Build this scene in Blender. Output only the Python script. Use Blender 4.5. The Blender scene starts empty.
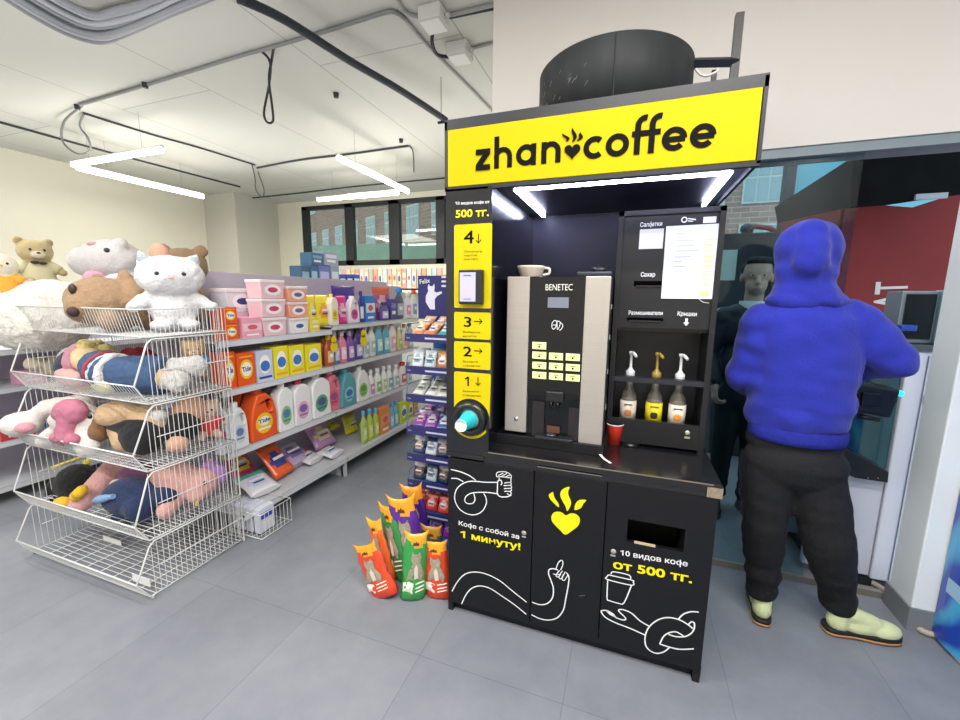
import bpy, bmesh, math, random
from mathutils import Vector, Matrix, noise, geometry
random.seed(7)
SC=bpy.context.scene; COL=SC.collection
PI=math.pi
# ------------------------------------------------------------------ camera calibration (960x720)
CM=((0.940124904,0.340688746,0.009815447),(-0.061880398,0.142296282,0.987887941),(-0.335165602,0.929345440,-0.154858234))
CF=407.9738; CH=1.55
def at(px,py,ax,c):
    v=((px-480)/CF,-(py-360)/CF,1.0)
    d=[sum(CM[r][k]*v[r] for r in range(3)) for k in range(3)]
    o=(0,0,CH); t=(c-o[ax])/d[ax]
    return Vector((o[0]+t*d[0],o[1]+t*d[1],o[2]+t*d[2]))
# ------------------------------------------------------------------ materials
def lin(h):
    h=h.lstrip('#'); r=[int(h[i:i+2],16)/255 for i in (0,2,4)]
    return tuple(x/12.92 if x<=.04045 else ((x+.055)/1.055)**2.4 for x in r)
_mc={}
def mat(h,rough=.6,metal=0,var=0.0,bump=0,scale=30,emit=0,trans=0,coat=0,sheen=0,alpha=1,stretch=None,alphamix=None,spec=None):
    key=(h,rough,metal,var,bump,scale,emit,trans,coat,sheen,alpha,stretch,alphamix,spec)
    if key in _mc: return _mc[key]
    m=bpy.data.materials.new('mat_'+h.strip('#')); m.use_nodes=True; nt=m.node_tree; b=nt.nodes['Principled BSDF']
    c=lin(h)
    b.inputs['Base Color'].default_value=(*c,1); b.inputs['Roughness'].default_value=rough; b.inputs['Metallic'].default_value=metal
    if emit: b.inputs['Emission Color'].default_value=(*c,1); b.inputs['Emission Strength'].default_value=emit
    if trans: b.inputs['Transmission Weight'].default_value=trans
    if coat: b.inputs['Coat Weight'].default_value=coat; b.inputs['Coat Roughness'].default_value=.15
    if sheen: b.inputs['Sheen Weight'].default_value=sheen; b.inputs['Sheen Roughness'].default_value=.5
    if spec is not None: b.inputs['Specular IOR Level'].default_value=spec
    if alpha<1: b.inputs['Alpha'].default_value=alpha
    if var or bump:
        tc=nt.nodes.new('ShaderNodeTexCoord'); n=nt.nodes.new('ShaderNodeTexNoise'); n.inputs['Scale'].default_value=scale; n.inputs['Detail'].default_value=5
        src=tc.outputs['Object']
        if stretch:
            mp=nt.nodes.new('ShaderNodeMapping'); mp.inputs['Scale'].default_value=stretch; nt.links.new(src,mp.inputs[0]); src=mp.outputs[0]
        nt.links.new(src,n.inputs['Vector'])
        if var:
            r=nt.nodes.new('ShaderNodeMix'); r.data_type='RGBA'
            r.inputs[6].default_value=(*[max(0,x*(1-var)) for x in c],1); r.inputs[7].default_value=(*[min(1,x*(1+var)+var*.02) for x in c],1)
            nt.links.new(n.outputs[0],r.inputs[0]); nt.links.new(r.outputs[2],b.inputs['Base Color'])
        if bump:
            bp=nt.nodes.new('ShaderNodeBump'); bp.inputs['Strength'].default_value=bump; bp.inputs['Distance'].default_value=.01
            nt.links.new(n.outputs[0],bp.inputs['Height']); nt.links.new(bp.outputs[0],b.inputs['Normal'])
    _mc[key]=m; return m
def emat(h,s):
    m=bpy.data.materials.new('glow'); m.use_nodes=True; nt=m.node_tree; nt.nodes.clear()
    e=nt.nodes.new('ShaderNodeEmission'); o=nt.nodes.new('ShaderNodeOutputMaterial'); e.inputs[0].default_value=(*lin(h),1); e.inputs[1].default_value=s
    nt.links.new(e.outputs[0],o.inputs[0]); return m
def glassmat(tint,refl=.06,rough=.02):
    m=bpy.data.materials.new('glass'); m.use_nodes=True; nt=m.node_tree; nt.nodes.clear()
    t=nt.nodes.new('ShaderNodeBsdfTransparent'); g=nt.nodes.new('ShaderNodeBsdfGlossy'); x=nt.nodes.new('ShaderNodeMixShader'); o=nt.nodes.new('ShaderNodeOutputMaterial')
    t.inputs[0].default_value=(*lin(tint),1); g.inputs['Roughness'].default_value=rough; x.inputs[0].default_value=refl
    nt.links.new(t.outputs[0],x.inputs[1]); nt.links.new(g.outputs[0],x.inputs[2]); nt.links.new(x.outputs[0],o.inputs[0]); return m
# ------------------------------------------------------------------ mesh builder
class MB:
    def __init__(s): s.bm=bmesh.new(); s.i=0
    def m(s,i): s.i=i; return s
    def _mark(s,n0):
        s.bm.faces.ensure_lookup_table()
        for f in s.bm.faces[n0:]: f.material_index=s.i
    def box(s,x0,x1,y0,y1,z0,z1,bev=0,rot=None,seg=2):
        n=len(s.bm.faces); c=Vector(((x0+x1)/2,(y0+y1)/2,(z0+z1)/2))
        g=bmesh.ops.create_cube(s.bm,size=1); vs=g['verts']
        for v in vs:
            p=Vector((v.co.x*(x1-x0),v.co.y*(y1-y0),v.co.z*(z1-z0)))
            v.co=p
        if bev:
            es=list({e for v in vs for e in v.link_edges})
            r=bmesh.ops.bevel(s.bm,geom=es,offset=bev,segments=seg,affect='EDGES',profile=.5)
            fs=set(r['faces'])
            allv=set(); stack=[r['verts'][0]]
            while stack:
                v=stack.pop()
                if v in allv: continue
                allv.add(v); stack+= [e.other_vert(v) for e in v.link_edges]
            vs=list(allv)
        for v in vs: v.co=(rot@v.co if rot else v.co)+c
        fs={f for v in vs for f in v.link_faces}
        for f in fs: f.material_index=s.i
        return s
    def tube(s,pts,r,n=6,cap=True,closed=False):
        pts=[Vector(p) for p in pts]; rs=r if isinstance(r,(list,tuple)) else [r]*len(pts); rings=[]; up=None; L=len(pts)
        for k,p in enumerate(pts):
            if closed: d=pts[(k+1)%L]-pts[k-1]
            else: d=pts[min(k+1,L-1)]-pts[max(k-1,0)]
            if d.length<1e-9: d=Vector((0,0,1))
            d.normalize()
            if up is None:
                up=d.orthogonal().normalized()
            up=(up-d*up.dot(d))
            if up.length<1e-6: up=d.orthogonal()
            up.normalize(); w=d.cross(up)
            off=PI/4 if n==4 else 0
            rings.append([s.bm.verts.new(p+rs[k]*(math.cos(a)*up+math.sin(a)*w)) for a in [2*PI*j/n+off for j in range(n)]])
        R=list(zip(rings,rings[1:])) + ([(rings[-1],rings[0])] if closed else [])
        for a,b in R:
            for j in range(n):
                f=s.bm.faces.new((a[j],a[(j+1)%n],b[(j+1)%n],b[j])); f.material_index=s.i; f.smooth=n>5
        if cap and not closed:
            for rr in (rings[0][::-1],rings[-1]):
                f=s.bm.faces.new(rr); f.material_index=s.i
        return s
    def lathe(s,prof,c=(0,0,0),n=20,sx=1,sy=1,axis=None):
        # prof: (r,z[,mat])
        c=Vector(c); rings=[]; M=axis or Matrix.Identity(3)
        for q in prof:
            rings.append([s.bm.verts.new(c+M@Vector((q[0]*sx*math.cos(2*PI*j/n),q[0]*sy*math.sin(2*PI*j/n),q[1]))) for j in range(n)] if q[0]>1e-6 else [s.bm.verts.new(c+M@Vector((0,0,q[1])))])
        for k,(a,b) in enumerate(zip(rings,rings[1:])):
            mi=prof[k+1][2] if len(prof[k+1])>2 else s.i
            for j in range(n):
                if len(a)==1 and len(b)==1: break
                if len(a)==1: vs=(a[0],b[(j+1)%n],b[j])
                elif len(b)==1: vs=(a[j],a[(j+1)%n],b[0])
                else: vs=(a[j],a[(j+1)%n],b[(j+1)%n],b[j])
                f=s.bm.faces.new(vs); f.material_index=mi; f.smooth=True
        return s
    def prism(s,out,y0,y1,holes=(),bev=0,M=None):
        # outline in local (x,z), extruded along y from y0 (front) to y1
        loops=[out]+list(holes); v3=[[Vector((p[0],p[1],0)) for p in l] for l in loops]
        tris=geometry.tessellate_polygon(v3); flat=[p for l in loops for p in l]
        A=[s.bm.verts.new((p[0],y0,p[1])) for p in flat]; n0=[]
        for t in tris:
            try: f=s.bm.faces.new([A[i] for i in t]); f.material_index=s.i; n0.append(f)
            except ValueError: pass
        vs=list(A)
        if y1!=y0:
            B=[s.bm.verts.new((p[0],y1,p[1])) for p in flat]; vs+=B
            for t in tris:
                try: f=s.bm.faces.new([B[i] for i in t][::-1]); f.material_index=s.i; n0.append(f)
                except ValueError: pass
            k=0; edges=[]
            for l in loops:
                L=len(l)
                for j in range(L):
                    a,b=k+j,k+(j+1)%L
                    f=s.bm.faces.new((A[a],B[a],B[b],A[b])); f.material_index=s.i; f.smooth=len(out)>8; n0.append(f)
                    edges+= [s.bm.edges.get((A[a],A[b])),s.bm.edges.get((B[a],B[b]))]
                k+=L
            bmesh.ops.recalc_face_normals(s.bm,faces=n0)
            if bev:
                r=bmesh.ops.bevel(s.bm,geom=[e for e in edges if e],offset=bev,segments=3,affect='EDGES',profile=.5)
                vv=set()
                for f in r['faces']: f.material_index=s.i; f.smooth=True; vv|=set(f.verts)
                vs=[v for v in vs if v.is_valid]+[v for v in vv]
                vs=list(set(vs))
        if M:
            for v in vs: v.co=M@v.co
        return s
    def quad(s,*p):
        f=s.bm.faces.new([s.bm.verts.new(Vector(q)) for q in p]); f.material_index=s.i; return s
    def ball(s,c,r,rot=None,sub=2):
        r=(r,r,r) if not isinstance(r,(tuple,list)) else r
        g=bmesh.ops.create_icosphere(s.bm,subdivisions=sub,radius=1)
        for v in g['verts']:
            p=Vector((v.co.x*r[0],v.co.y*r[1],v.co.z*r[2]))
            v.co=(rot@p if rot else p)+Vector(c)
        for f in {f for v in g['verts'] for f in v.link_faces}: f.material_index=s.i; f.smooth=True
        return s
    def cone(s,a,ra,b,rb,n=14):
        a=Vector(a); b=Vector(b)
        s.ball(a,ra,sub=2); s.ball(b,rb,sub=2); s.tube([a,b],[ra*.99,rb*.99],n=n); return s
    def add_mesh(s,me,M,mi=None):
        n=len(s.bm.faces); nv=len(s.bm.verts); s.bm.from_mesh(me); s.bm.verts.ensure_lookup_table(); s.bm.faces.ensure_lookup_table()
        for v in s.bm.verts[nv:]: v.co=M@v.co
        for f in s.bm.faces[n:]: f.material_index=s.i if mi is None else mi
        return s
    def xf(s,M):
        for v in s.bm.verts: v.co=M@v.co
        return s
    def build(s,name,mats,parent=None,kind=None,smooth=None):
        off=Vector((0,0,0)); p=parent
        while p is not None: off+=p.location; p=p.parent
        for v in s.bm.verts: v.co-=off
        me=bpy.data.meshes.new(name); 
        if smooth:
            for f in s.bm.faces: f.smooth=True
        s.bm.to_mesh(me); s.bm.free()
        for x in (mats if isinstance(mats,(list,tuple)) else [mats]): me.materials.append(x)
        o=bpy.data.objects.new(name,me); COL.objects.link(o)
        if parent is not None: o.parent=parent
        if kind: o['kind']=kind
        return o
def tag(o,label,cat,group=None,kind=None):
    o['label']=label; o['category']=cat
    if group: o['group']=group
    if kind: o['kind']=kind
    return o
def thing(name,label,cat,loc=(0,0,0),group=None):
    o=bpy.data.objects.new(name,None); o.empty_display_size=.05; COL.objects.link(o); o.location=loc
    return tag(o,label,cat,group)
def struct(name,mb,mats,parent=None):
    o=mb.build(name,mats,parent)
    if parent is None: o['kind']='structure'
    return o
def dup(root,loc,rotz=0,label=None,group=None,rot=None):
    r=root.copy(); COL.objects.link(r); r.location=loc; r.rotation_euler=rot if rot else (0,0,rotz)
    if label: r['label']=label
    if group: r['group']=group
    for ch in list(root.children):
        c=ch.copy(); COL.objects.link(c); c.parent=r
        for g in ch.children:
            d=g.copy(); COL.objects.link(d); d.parent=c
    return r
def evalmesh(o):
    dg=bpy.context.evaluated_depsgraph_get(); dg.update()
    return bpy.data.meshes.new_from_object(o.evaluated_get(dg))
def blob(mb,name,mats,parent=None,voxel=.01,smooth=6,noisea=0,noises=30,wrinkle=None,colorfn=None,sfac=.6):
    """merge overlapping volumes of mb into one continuous skin"""
    off=Vector((0,0,0)); p=parent
    while p is not None: off+=p.location; p=p.parent
    me=bpy.data.meshes.new(name); bmesh.ops.recalc_face_normals(mb.bm,faces=mb.bm.faces); mb.bm.to_mesh(me); mb.bm.free()
    o=bpy.data.objects.new(name,me); COL.objects.link(o)
    r=o.modifiers.new('r','REMESH'); r.mode='VOXEL'; r.voxel_size=voxel; r.use_smooth_shade=True
    if smooth:
        sm=o.modifiers.new('s','SMOOTH'); sm.iterations=smooth; sm.factor=sfac
    bpy.context.view_layer.update()
    m2=evalmesh(o); o.modifiers.clear(); o.data=m2; bpy.data.meshes.remove(me); m2.name=name
    if noisea or wrinkle:
        ns=[v.normal.copy() for v in m2.vertices]
        for v,n in zip(m2.vertices,ns):
            d=0
            if noisea: d+=noisea*noise.noise(v.co*noises)+noisea*.5*noise.noise(v.co*noises*2.3)
            if wrinkle: d+=wrinkle(v.co)
            v.co+=n*d
    mats=mats if isinstance(mats,(list,tuple)) else [mats]
    for x in mats: m2.materials.append(x)
    if colorfn:
        for f in m2.polygons: f.material_index=colorfn(f.center)
    for f in m2.polygons: f.use_smooth=True
    for v in m2.vertices: v.co-=off
    if parent is not None: o.parent=parent
    return o
# ------------------------------------------------------------------ lettering
_tc={}
def textmesh(s,bold=0):
    k=(s,bold)
    if k in _tc: return _tc[k]
    cu=bpy.data.curves.new('t','FONT'); src0=s.replace('ф','о'); cu.body=src0; cu.size=1; cu.resolution_u=3
    o=bpy.data.objects.new('t',cu); COL.objects.link(o); bpy.context.view_layer.update()
    me=evalmesh(o); COL.objects.unlink(o); bpy.data.objects.remove(o)
    if not bold and len(s)>1 and ('ф' in s or '1' in s):
        def wd(q):
            if not q: return 0
            M=textmesh('I'+q+'I',-1); I=textmesh('I',-1); return (M[2]-M[1])-2*(I[2]-I[1])
        b=bmesh.new(); b.from_mesh(me)
        for i,ch in enumerate(s):
            if ch not in 'ф1': continue
            a0=wd(src0[:i]); a1=wd(src0[:i+1]); c=(a0+a1)/2-.03
            q=[(c-.045,-.2),(c+.045,-.2),(c+.045,.74),(c-.045,.74)] if ch=='ф' else [(a0+.0,.60),(a0+.0,.51),(c+.05,.62),(c+.05,.71)]
            b.faces.new([b.verts.new((x,y,.002)) for x,y in q])
        b.to_mesh(me); b.free()
    xs=[v.co.x for v in me.vertices]; _tc[k]=(me,min(xs),max(xs)); return _tc[k]
def text(mb,s,p0,p1,h,bold=0,nrm=None):
    """lettering with baseline p0->p1, cap height h, facing -Y by default"""
    me,x0,x1=textmesh(s,0); p0=Vector(p0); p1=Vector(p1); e=(p1-p0)/(x1-x0); n=nrm or Vector((0,-1,0)); ed=e.normalized()
    u=n.cross(ed).normalized()*(h/.70)
    M=Matrix(((e.x,u.x,n.x,p0.x-e.x*x0),(e.y,u.y,n.y,p0.y-e.y*x0),(e.z,u.z,n.z,p0.z-e.z*x0),(0,0,0,1)))
    k=bold*.42
    for q,(dx,dy) in enumerate(((0,0),) if not bold else ((-k,-k),(k,-k),(-k,k),(k,k),(0,0))):
        mb.add_mesh(me,Matrix.Translation(n*.00012*q)@M@Matrix.Translation((dx,dy,0)))
    return mb
def spline(pts,k=6,closed=False):
    pts=[Vector(p) for p in pts]; out=[]; n=len(pts)
    rng=range(n) if closed else range(n-1)
    for i in rng:
        if closed: a,b,c,d=pts[i-1],pts[i],pts[(i+1)%n],pts[(i+2)%n]
        else: a,b,c,d=pts[max(i-1,0)],pts[i],pts[i+1],pts[min(i+2,n-1)]
        for j in range(k):
            t=j/k; out.append(.5*((2*b)+(c-a)*t+(2*a-5*b+4*c-d)*t*t+(3*b-a-3*c+d)*t**3))
    if not closed: out.append(pts[-1])
    return out
def ribbon(mb,pts,w,y,closed=False):
    """flat stroke in a plane of constant y; pts are (x,z)"""
    pts=[Vector((p[0],p[1])) for p in pts]; L=len(pts); A=[];B=[]; mb.rk=getattr(mb,"rk",0)+1; y=y-.00008*(mb.rk%12)
    for k in range(L):
        d=(pts[(k+1)%L]-pts[k-1]) if closed else (pts[min(k+1,L-1)]-pts[max(k-1,0)])
        if d.length<1e-9: d=Vector((1,0))
        d.normalize(); n=Vector((-d.y,d.x))*(w/2)
        A.append(mb.bm.verts.new((pts[k].x+n.x,y,pts[k].y+n.y))); B.append(mb.bm.verts.new((pts[k].x-n.x,y,pts[k].y-n.y)))
    for k in range(L if closed else L-1):
        j=(k+1)%L
        f=mb.bm.faces.new((A[k],B[k],B[j],A[j])); f.material_index=mb.i
    return mb
def arc(cx,cz,r,a0,a1,n=24,rz=None):
    rz=rz or r
    return [(cx+r*math.cos(math.radians(a0+(a1-a0)*k/n)),cz+rz*math.sin(math.radians(a0+(a1-a0)*k/n))) for k in range(n+1)]
def rrect(x0,x1,z0,z1,r,n=5):
    o=[]
    for cx,cz,a in ((x1-r,z1-r,0),(x0+r,z1-r,90),(x0+r,z0+r,180),(x1-r,z0+r,270)):
        o+=arc(cx,cz,r,a,a+90,n)
    return o
BLK='#1a1b20'
# ================================================================== SETTING
def floor_mat():
    m=bpy.data.materials.new('floor_tiles'); m.use_nodes=True; nt=m.node_tree; b=nt.nodes['Principled BSDF']
    tc=nt.nodes.new('ShaderNodeTexCoord'); mp=nt.nodes.new('ShaderNodeMapping'); nt.links.new(tc.outputs['Object'],mp.inputs[0])
    mp.inputs['Rotation'].default_value=(0,0,PI/2); mp.inputs['Location'].default_value=(1.38,.763+.617*4,0)
    br=nt.nodes.new('ShaderNodeTexBrick'); nt.links.new(mp.outputs[0],br.inputs[0])
    br.offset=0; br.inputs['Scale'].default_value=1; br.inputs['Brick Width'].default_value=1.234; br.inputs['Row Height'].default_value=.617
    br.inputs['Mortar Size'].default_value=.0016; br.inputs['Mortar Smooth'].default_value=.1
    br.inputs['Color1'].default_value=(*lin('#898d95'),1); br.inputs['Color2'].default_value=(*lin('#83878f'),1); br.inputs['Mortar'].default_value=(*lin('#70747f'),1)
    n=nt.nodes.new('ShaderNodeTexNoise'); n.inputs['Scale'].default_value=3; n.inputs['Detail'].default_value=8; n.inputs['Roughness'].default_value=.65; nt.links.new(tc.outputs['Object'],n.inputs['Vector'])
    mx=nt.nodes.new('ShaderNodeMix'); mx.data_type='RGBA'; mx.blend_type='MULTIPLY'; mx.inputs[0].default_value=.75
    cr=nt.nodes.new('ShaderNodeValToRGB'); cr.color_ramp.elements[0].position=.3; cr.color_ramp.elements[0].color=(.66,.68,.72,1); cr.color_ramp.elements[1].position=.7; cr.color_ramp.elements[1].color=(1,1,1,1)
    nt.links.new(n.outputs[0],cr.inputs[0]); nt.links.new(br.outputs[0],mx.inputs[6]); nt.links.new(cr.outputs[0],mx.inputs[7]); nt.links.new(mx.outputs[2],b.inputs['Base Color'])
    b.inputs['Roughness'].default_value=.42; b.inputs['Specular IOR Level'].default_value=.35
    bp=nt.nodes.new('ShaderNodeBump'); bp.inputs['Strength'].default_value=.08; bp.inputs['Distance'].default_value=.005; nt.links.new(n.outputs[0],bp.inputs['Height']); nt.links.new(bp.outputs[0],b.inputs['Normal'])
    return m
def slab_mat():
    m=bpy.data.materials.new('painted_slabs'); m.use_nodes=True; nt=m.node_tree; b=nt.nodes['Principled BSDF']
    tc=nt.nodes.new('ShaderNodeTexCoord'); mp=nt.nodes.new('ShaderNodeMapping'); nt.links.new(tc.outputs['Object'],mp.inputs[0]); mp.inputs['Rotation'].default_value=(0,0,PI/2)
    br=nt.nodes.new('ShaderNodeTexBrick'); nt.links.new(mp.outputs[0],br.inputs[0]); br.inputs['Scale'].default_value=1; br.inputs['Brick Width'].default_value=6; br.inputs['Row Height'].default_value=1.25
    br.inputs['Mortar Size'].default_value=.006; br.inputs['Mortar Smooth'].default_value=.3
    for k,c in (('Color1','#cfd0ca'),('Color2','#cbccc6'),('Mortar','#a2a39e')): br.inputs[k].default_value=(*lin(c),1)
    nt.links.new(br.outputs[0],b.inputs['Base Color']); b.inputs['Roughness'].default_value=.85
    return m
def brick_mat(c1,c2,mo):
    m=bpy.data.materials.new('brickwork'); m.use_nodes=True; nt=m.node_tree; b=nt.nodes['Principled BSDF']
    tc=nt.nodes.new('ShaderNodeTexCoord'); mp=nt.nodes.new('ShaderNodeMapping'); mp.inputs['Rotation'].default_value=(PI/2,0,0); nt.links.new(tc.outputs['Object'],mp.inputs[0])
    br=nt.nodes.new('ShaderNodeTexBrick'); nt.links.new(mp.outputs[0],br.inputs[0]); br.inputs['Scale'].default_value=1; br.inputs['Brick Width'].default_value=.5; br.inputs['Row Height'].default_value=.16; br.inputs['Mortar Size'].default_value=.012
    for k,c in (('Color1',c1),('Color2',c2),('Mortar',mo)): br.inputs[k].default_value=(*lin(c),1)
    nt.links.new(br.outputs[0],b.inputs['Base Color']); b.inputs['Roughness'].default_value=.9
    return m
WALLM=mat('#d6d2cd',.85,var=.03,scale=2); WARM=mat('#e4e2d2',.85,var=.03,scale=2)
ZC=3.4
FL=floor_mat()
m=MB(); m.box(-7.8,1.44,-2.6,6.9,-.08,0); struct('floor',m,FL)
m=MB(); m.box(-.84,7,6.9,9.5,-.08,0); m.box(1.44,7,2.8,6.9,-.08,0); m.box(-30,30,9.5,40,-.1,-.02); struct('ground',m,mat('#8f979c',.8,var=.1,scale=1))
m=MB(); m.box(-7.9,-.72,-2.7,7.0,ZC,ZC+.12); m.box(-.72,1.6,-2.7,2.7,ZC,ZC+.12); struct('ceiling',m,slab_mat())
m=MB(); m.box(-7.95,-7.8,-2.7,7.0,0,ZC); struct('wall_left',m,WARM)
m=MB(); m.box(1.44,1.58,-2.7,2.32,0,ZC); struct('wall_right',m,WALLM)
m=MB(); m.box(-7.8,1.44,-2.75,-2.6,0,ZC); struct('wall_rear',m,WALLM)
# back wall with a window opening
WX0,WX1,WZ0,WZ1=-6.38,-2.75,2.12,3.3
m=MB(); m.box(-7.8,WX0,6.9,7.1,0,ZC); m.box(WX1,-.84,6.9,7.1,0,ZC); m.box(WX0,WX1,6.9,7.1,0,WZ0); m.box(WX0,WX1,6.9,7.1,WZ1,ZC); struct('wall_back',m,WARM)
m=MB(); m.box(-7.8,-7.0,5.9,6.9,0,ZC); struct('wall_pier',m,mat('#c9c8be',.85))
# wall over the glazed front and the return wall behind the kiosk
m=MB(); m.box(-.84,2.4,2.5,2.7,2.28,ZC); struct('wall_front',m,WALLM)
m=MB(); m.box(-.84,-.72,2.7,6.9,0,ZC); struct('wall_return',m,WALLM)
m=MB(); m.box(-.84,2.4,2.51,2.66,2.235,2.28); struct('trim_1',m,mat('#7d8b93',.5))
m=MB(); m.box(-.72,1.345,2.53,2.56,0,.035); struct('trim_2',m,mat('#8f8a80',.5,metal=.4))
G1=glassmat('#dcedf0',.022)
w=thing('window_1','','',(0.2,2.54,0)); del w['label']; del w['category']; w['kind']='structure'
m=MB(); m.box(-.72,1.0,2.543,2.549,.035,2.235); m.build('pane',G1,w)
m=MB(); m.box(-.72,-.69,2.53,2.56,.035,2.235); m.build('frame',mat('#4b565b',.5,metal=.5),w)
w=thing('window_2','','',((WX0+WX1)/2,6.95,WZ0)); del w['label']; del w['category']; w['kind']='structure'
fr=mat('#23282d',.5); m=MB()
m.box(WX0,WX1,6.9,7.0,WZ0,WZ0+.1); m.box(WX0,WX1,6.9,7.0,WZ1-.07,WZ1)
for x0,x1 in ((WX0,WX0+.13),(-5.33,-5.15),(-4.34,-4.12),(-3.36,-3.2),(WX1-.1,WX1)): m.box(x0,x1,6.9,7.0,WZ0,WZ1)
m.build('frame',fr,w)
G2=glassmat('#e6ece6',.05)
for x0,x1 in ((WX0+.13,-5.33),(-5.15,-4.34),(-4.12,-3.36),(-3.2,WX1-.1)):
    m=MB(); m.box(x0,x1,6.955,6.962,WZ0+.1,WZ1-.07); m.build('pane',G2,w)
# white column with grey skirting at the right
m=MB(); m.box(1.345,1.5,2.325,2.5,0,2.235,bev=.006); struct('wall_column',m,mat('#f0f5f6',.3))
m=MB(); m.box(1.335,1.44,2.315,2.51,0,.115); struct('baseboard_column',m,mat('#7e8286',.5))

# ------------------------------------------------------------------ outdoors
def facade(name,label,c,ang,W,Hh,brick,winm,panem,cols,rows,ww,wh,z0,dz,band=None):
    t=thing(name,label,'building',c); a=math.radians(ang)
    m=MB(); m.box(c[0]-W/2,c[0]+W/2,c[1],c[1]+6,0,Hh); m.build('wall',brick,t)
    m=MB()
    m.box(c[0]-W/2-.1,c[0]+W/2+.1,c[1]-.15,c[1]+6,Hh,Hh+.4); m.build('roof',mat('#777a7c',.8),t)
    for k in range(cols):
        for r in range(rows):
            x=c[0]-W/2+(k+.5)*W/cols; z=z0+r*dz
            m=MB(); m.box(x-ww/2,x+ww/2,c[1]-.06,c[1]+.02,z,z+wh); 
            f=m.build('window',winm,t)
            m=MB(); n=3
            for q in range(n):
                xa=x-ww/2+.06+q*(ww-.06)/n
                m.box(xa,xa+(ww-.06)/n-.06,c[1]-.075,c[1]-.055,z+.06,z+wh*.62); m.box(xa,xa+(ww-.06)/n-.06,c[1]-.075,c[1]-.055,z+wh*.68,z+wh-.06)
            m.build('pane',panem,f)
    t.rotation_euler=(0,0,a); return t
PANE=mat('#8fa3a6',.15,spec=.8); WFR=mat('#b9bfbc',.6)
facade('brick_building','pinkish brown brick building seen through the glass between kiosk and black awning',(4.3,15,0),0,9.0,13,brick_mat('#a58479','#97766c','#b6a79d'),WFR,PANE,6,4,1.05,1.15,.9,1.75)
facade('brick_building','dusky pink brick apartment block seen through the high back window',(-13.0,19,0),-28,18,13,brick_mat('#9b7f74','#8d7268','#a89a90'),WFR,PANE,9,4,1.0,1.5,1.4,2.7)
t=tag((lambda m:(m.box(-12.5,-5.2,11.0,11.04,0,3.1),m.build('netting_fence',mat('#7f9a8b',.9,var=.25,scale=2)))[1])(MB()),'grey green netting fence below the brick block outside the back window','fence')
# pale blue panel above awning
t=thing('blue_hoarding','pale cyan hoarding with dark post rising behind the black awning','hoarding',(2.2,6.2,0))
m=MB(); m.box(1.78,3.6,6.2,6.26,0,3.6); m.build('panel',mat('#6fb6c8',.6),t)
m=MB(); m.box(1.68,1.79,6.15,6.27,0,3.6); m.build('post',mat('#2b3238',.6),t)
# dark street box
t=thing('street_cabinet','dark box with pale sticker standing behind person in black','cabinet',(1.1,4.6,0))
m=MB(); m.box(.72,1.28,4.5,5.0,0,2.15,bev=.01); m.build('body',mat('#1d242b',.6),t)
m=MB(); m.box(.80,.92,4.49,4.498,1.72,2.0); m.build('sticker',mat('#a6c0b8',.6),t)
m=MB(); m.tube([(1.02,4.6,2.15),(1.05,4.6,2.22),(1.18,4.6,2.2),(1.3,4.6,2.1)],.025,8); m.build('bracket',mat('#a23a35',.5),t)
m=MB(); m.ball((1.0,4.6,2.2),(.06,.06,.05)); m.tube([(1,4.6,2.14),(1,4.6,2.2)],.03,8); m.build('lamp_head',mat('#27313a',.5),t)
# red booth and awning
t=thing('red_booth','dark red fabric booth with white letters under black awning','booth',(1.9,4.2,0))
RED=mat('#74191a',.75,var=.12,scale=6)
m=MB(); Y=4.0
m.prism([(1.50,0),(2.62,0),(2.62,2.36),(2.3,2.33),(2.1,2.29),(1.9,2.22),(1.7,2.25),(1.50,2.26)],Y,Y+.03); m.build('front_panel',RED,t)
m=MB(); m.quad((1.5,4.02,0),(1.36,4.9,0),(1.36,4.9,2.3),(1.5,4.02,2.26)); m.quad((1.49,4.02,0),(1.49,4.02,2.26),(1.35,4.9,2.3),(1.35,4.9,0)); m.build('side_panel',mat('#93302c',.75,var=.1,scale=6),t)
m=MB()
def vtext(s,px0,py0,px1,py1,h): 
    a=at(px0,py0,1,Y-.004); b=at(px1,py1,1,Y-.004); text(m,s,a,b,h,.03)
vtext('AT',905,308,908,281,.19)
m.build('lettering',mat('#c9c5c0',.7),t)
t=thing('black_awning','slanting black canopy over the dark red booth','awning',(1.9,4.0,2.4))
AW=mat('#070a0d',.9,var=.2,scale=8,spec=.1)
m=MB(); a1=at(775,207,1,3.85);a4=at(778,223,1,3.85);a2=at(853,157,1,3.7);a5=at(850,207,1,3.7)
m.quad(a1,a4,a5,a2); m.quad(a1+Vector((0,.01,0)),a2+Vector((0,.01,0)),a5+Vector((0,.01,0)),a4+Vector((0,.01,0))); m.build('side_flap',mat('#161d22',.8,var=.3,scale=6,spec=.1),t)
m=MB()
a3=at(990,135,1,3.7); a6=at(990,190,1,3.7); a7=at(930,198,1,3.7); a8=at(890,204,1,3.7)
m.prism([(p.x,p.z) for p in (a5,a8,a7,a6,a3,a2)],3.7,3.74); m.build('front_flap',AW,t)
m=MB(); m.quad(a2,a3,a3+Vector((.2,.9,-.06)),a2+Vector((0,.9,-.12))); m.build('roof',AW,t)
m=MB(); m.box(at(915,198,1,3.69).x,at(947,196,1,3.69).x,3.68,3.7,at(915,200,1,3.69).z,at(940,193,1,3.69).z); m.build('tear',mat('#9aa3a8',.8),t)
m=MB(); m.box(2.62,3.6,4.0,4.1,0,2.9); tag(m.build('grey_partition',mat('#78868a',.8)),'grey outdoor partition at right end of the red booth','partition')

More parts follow.
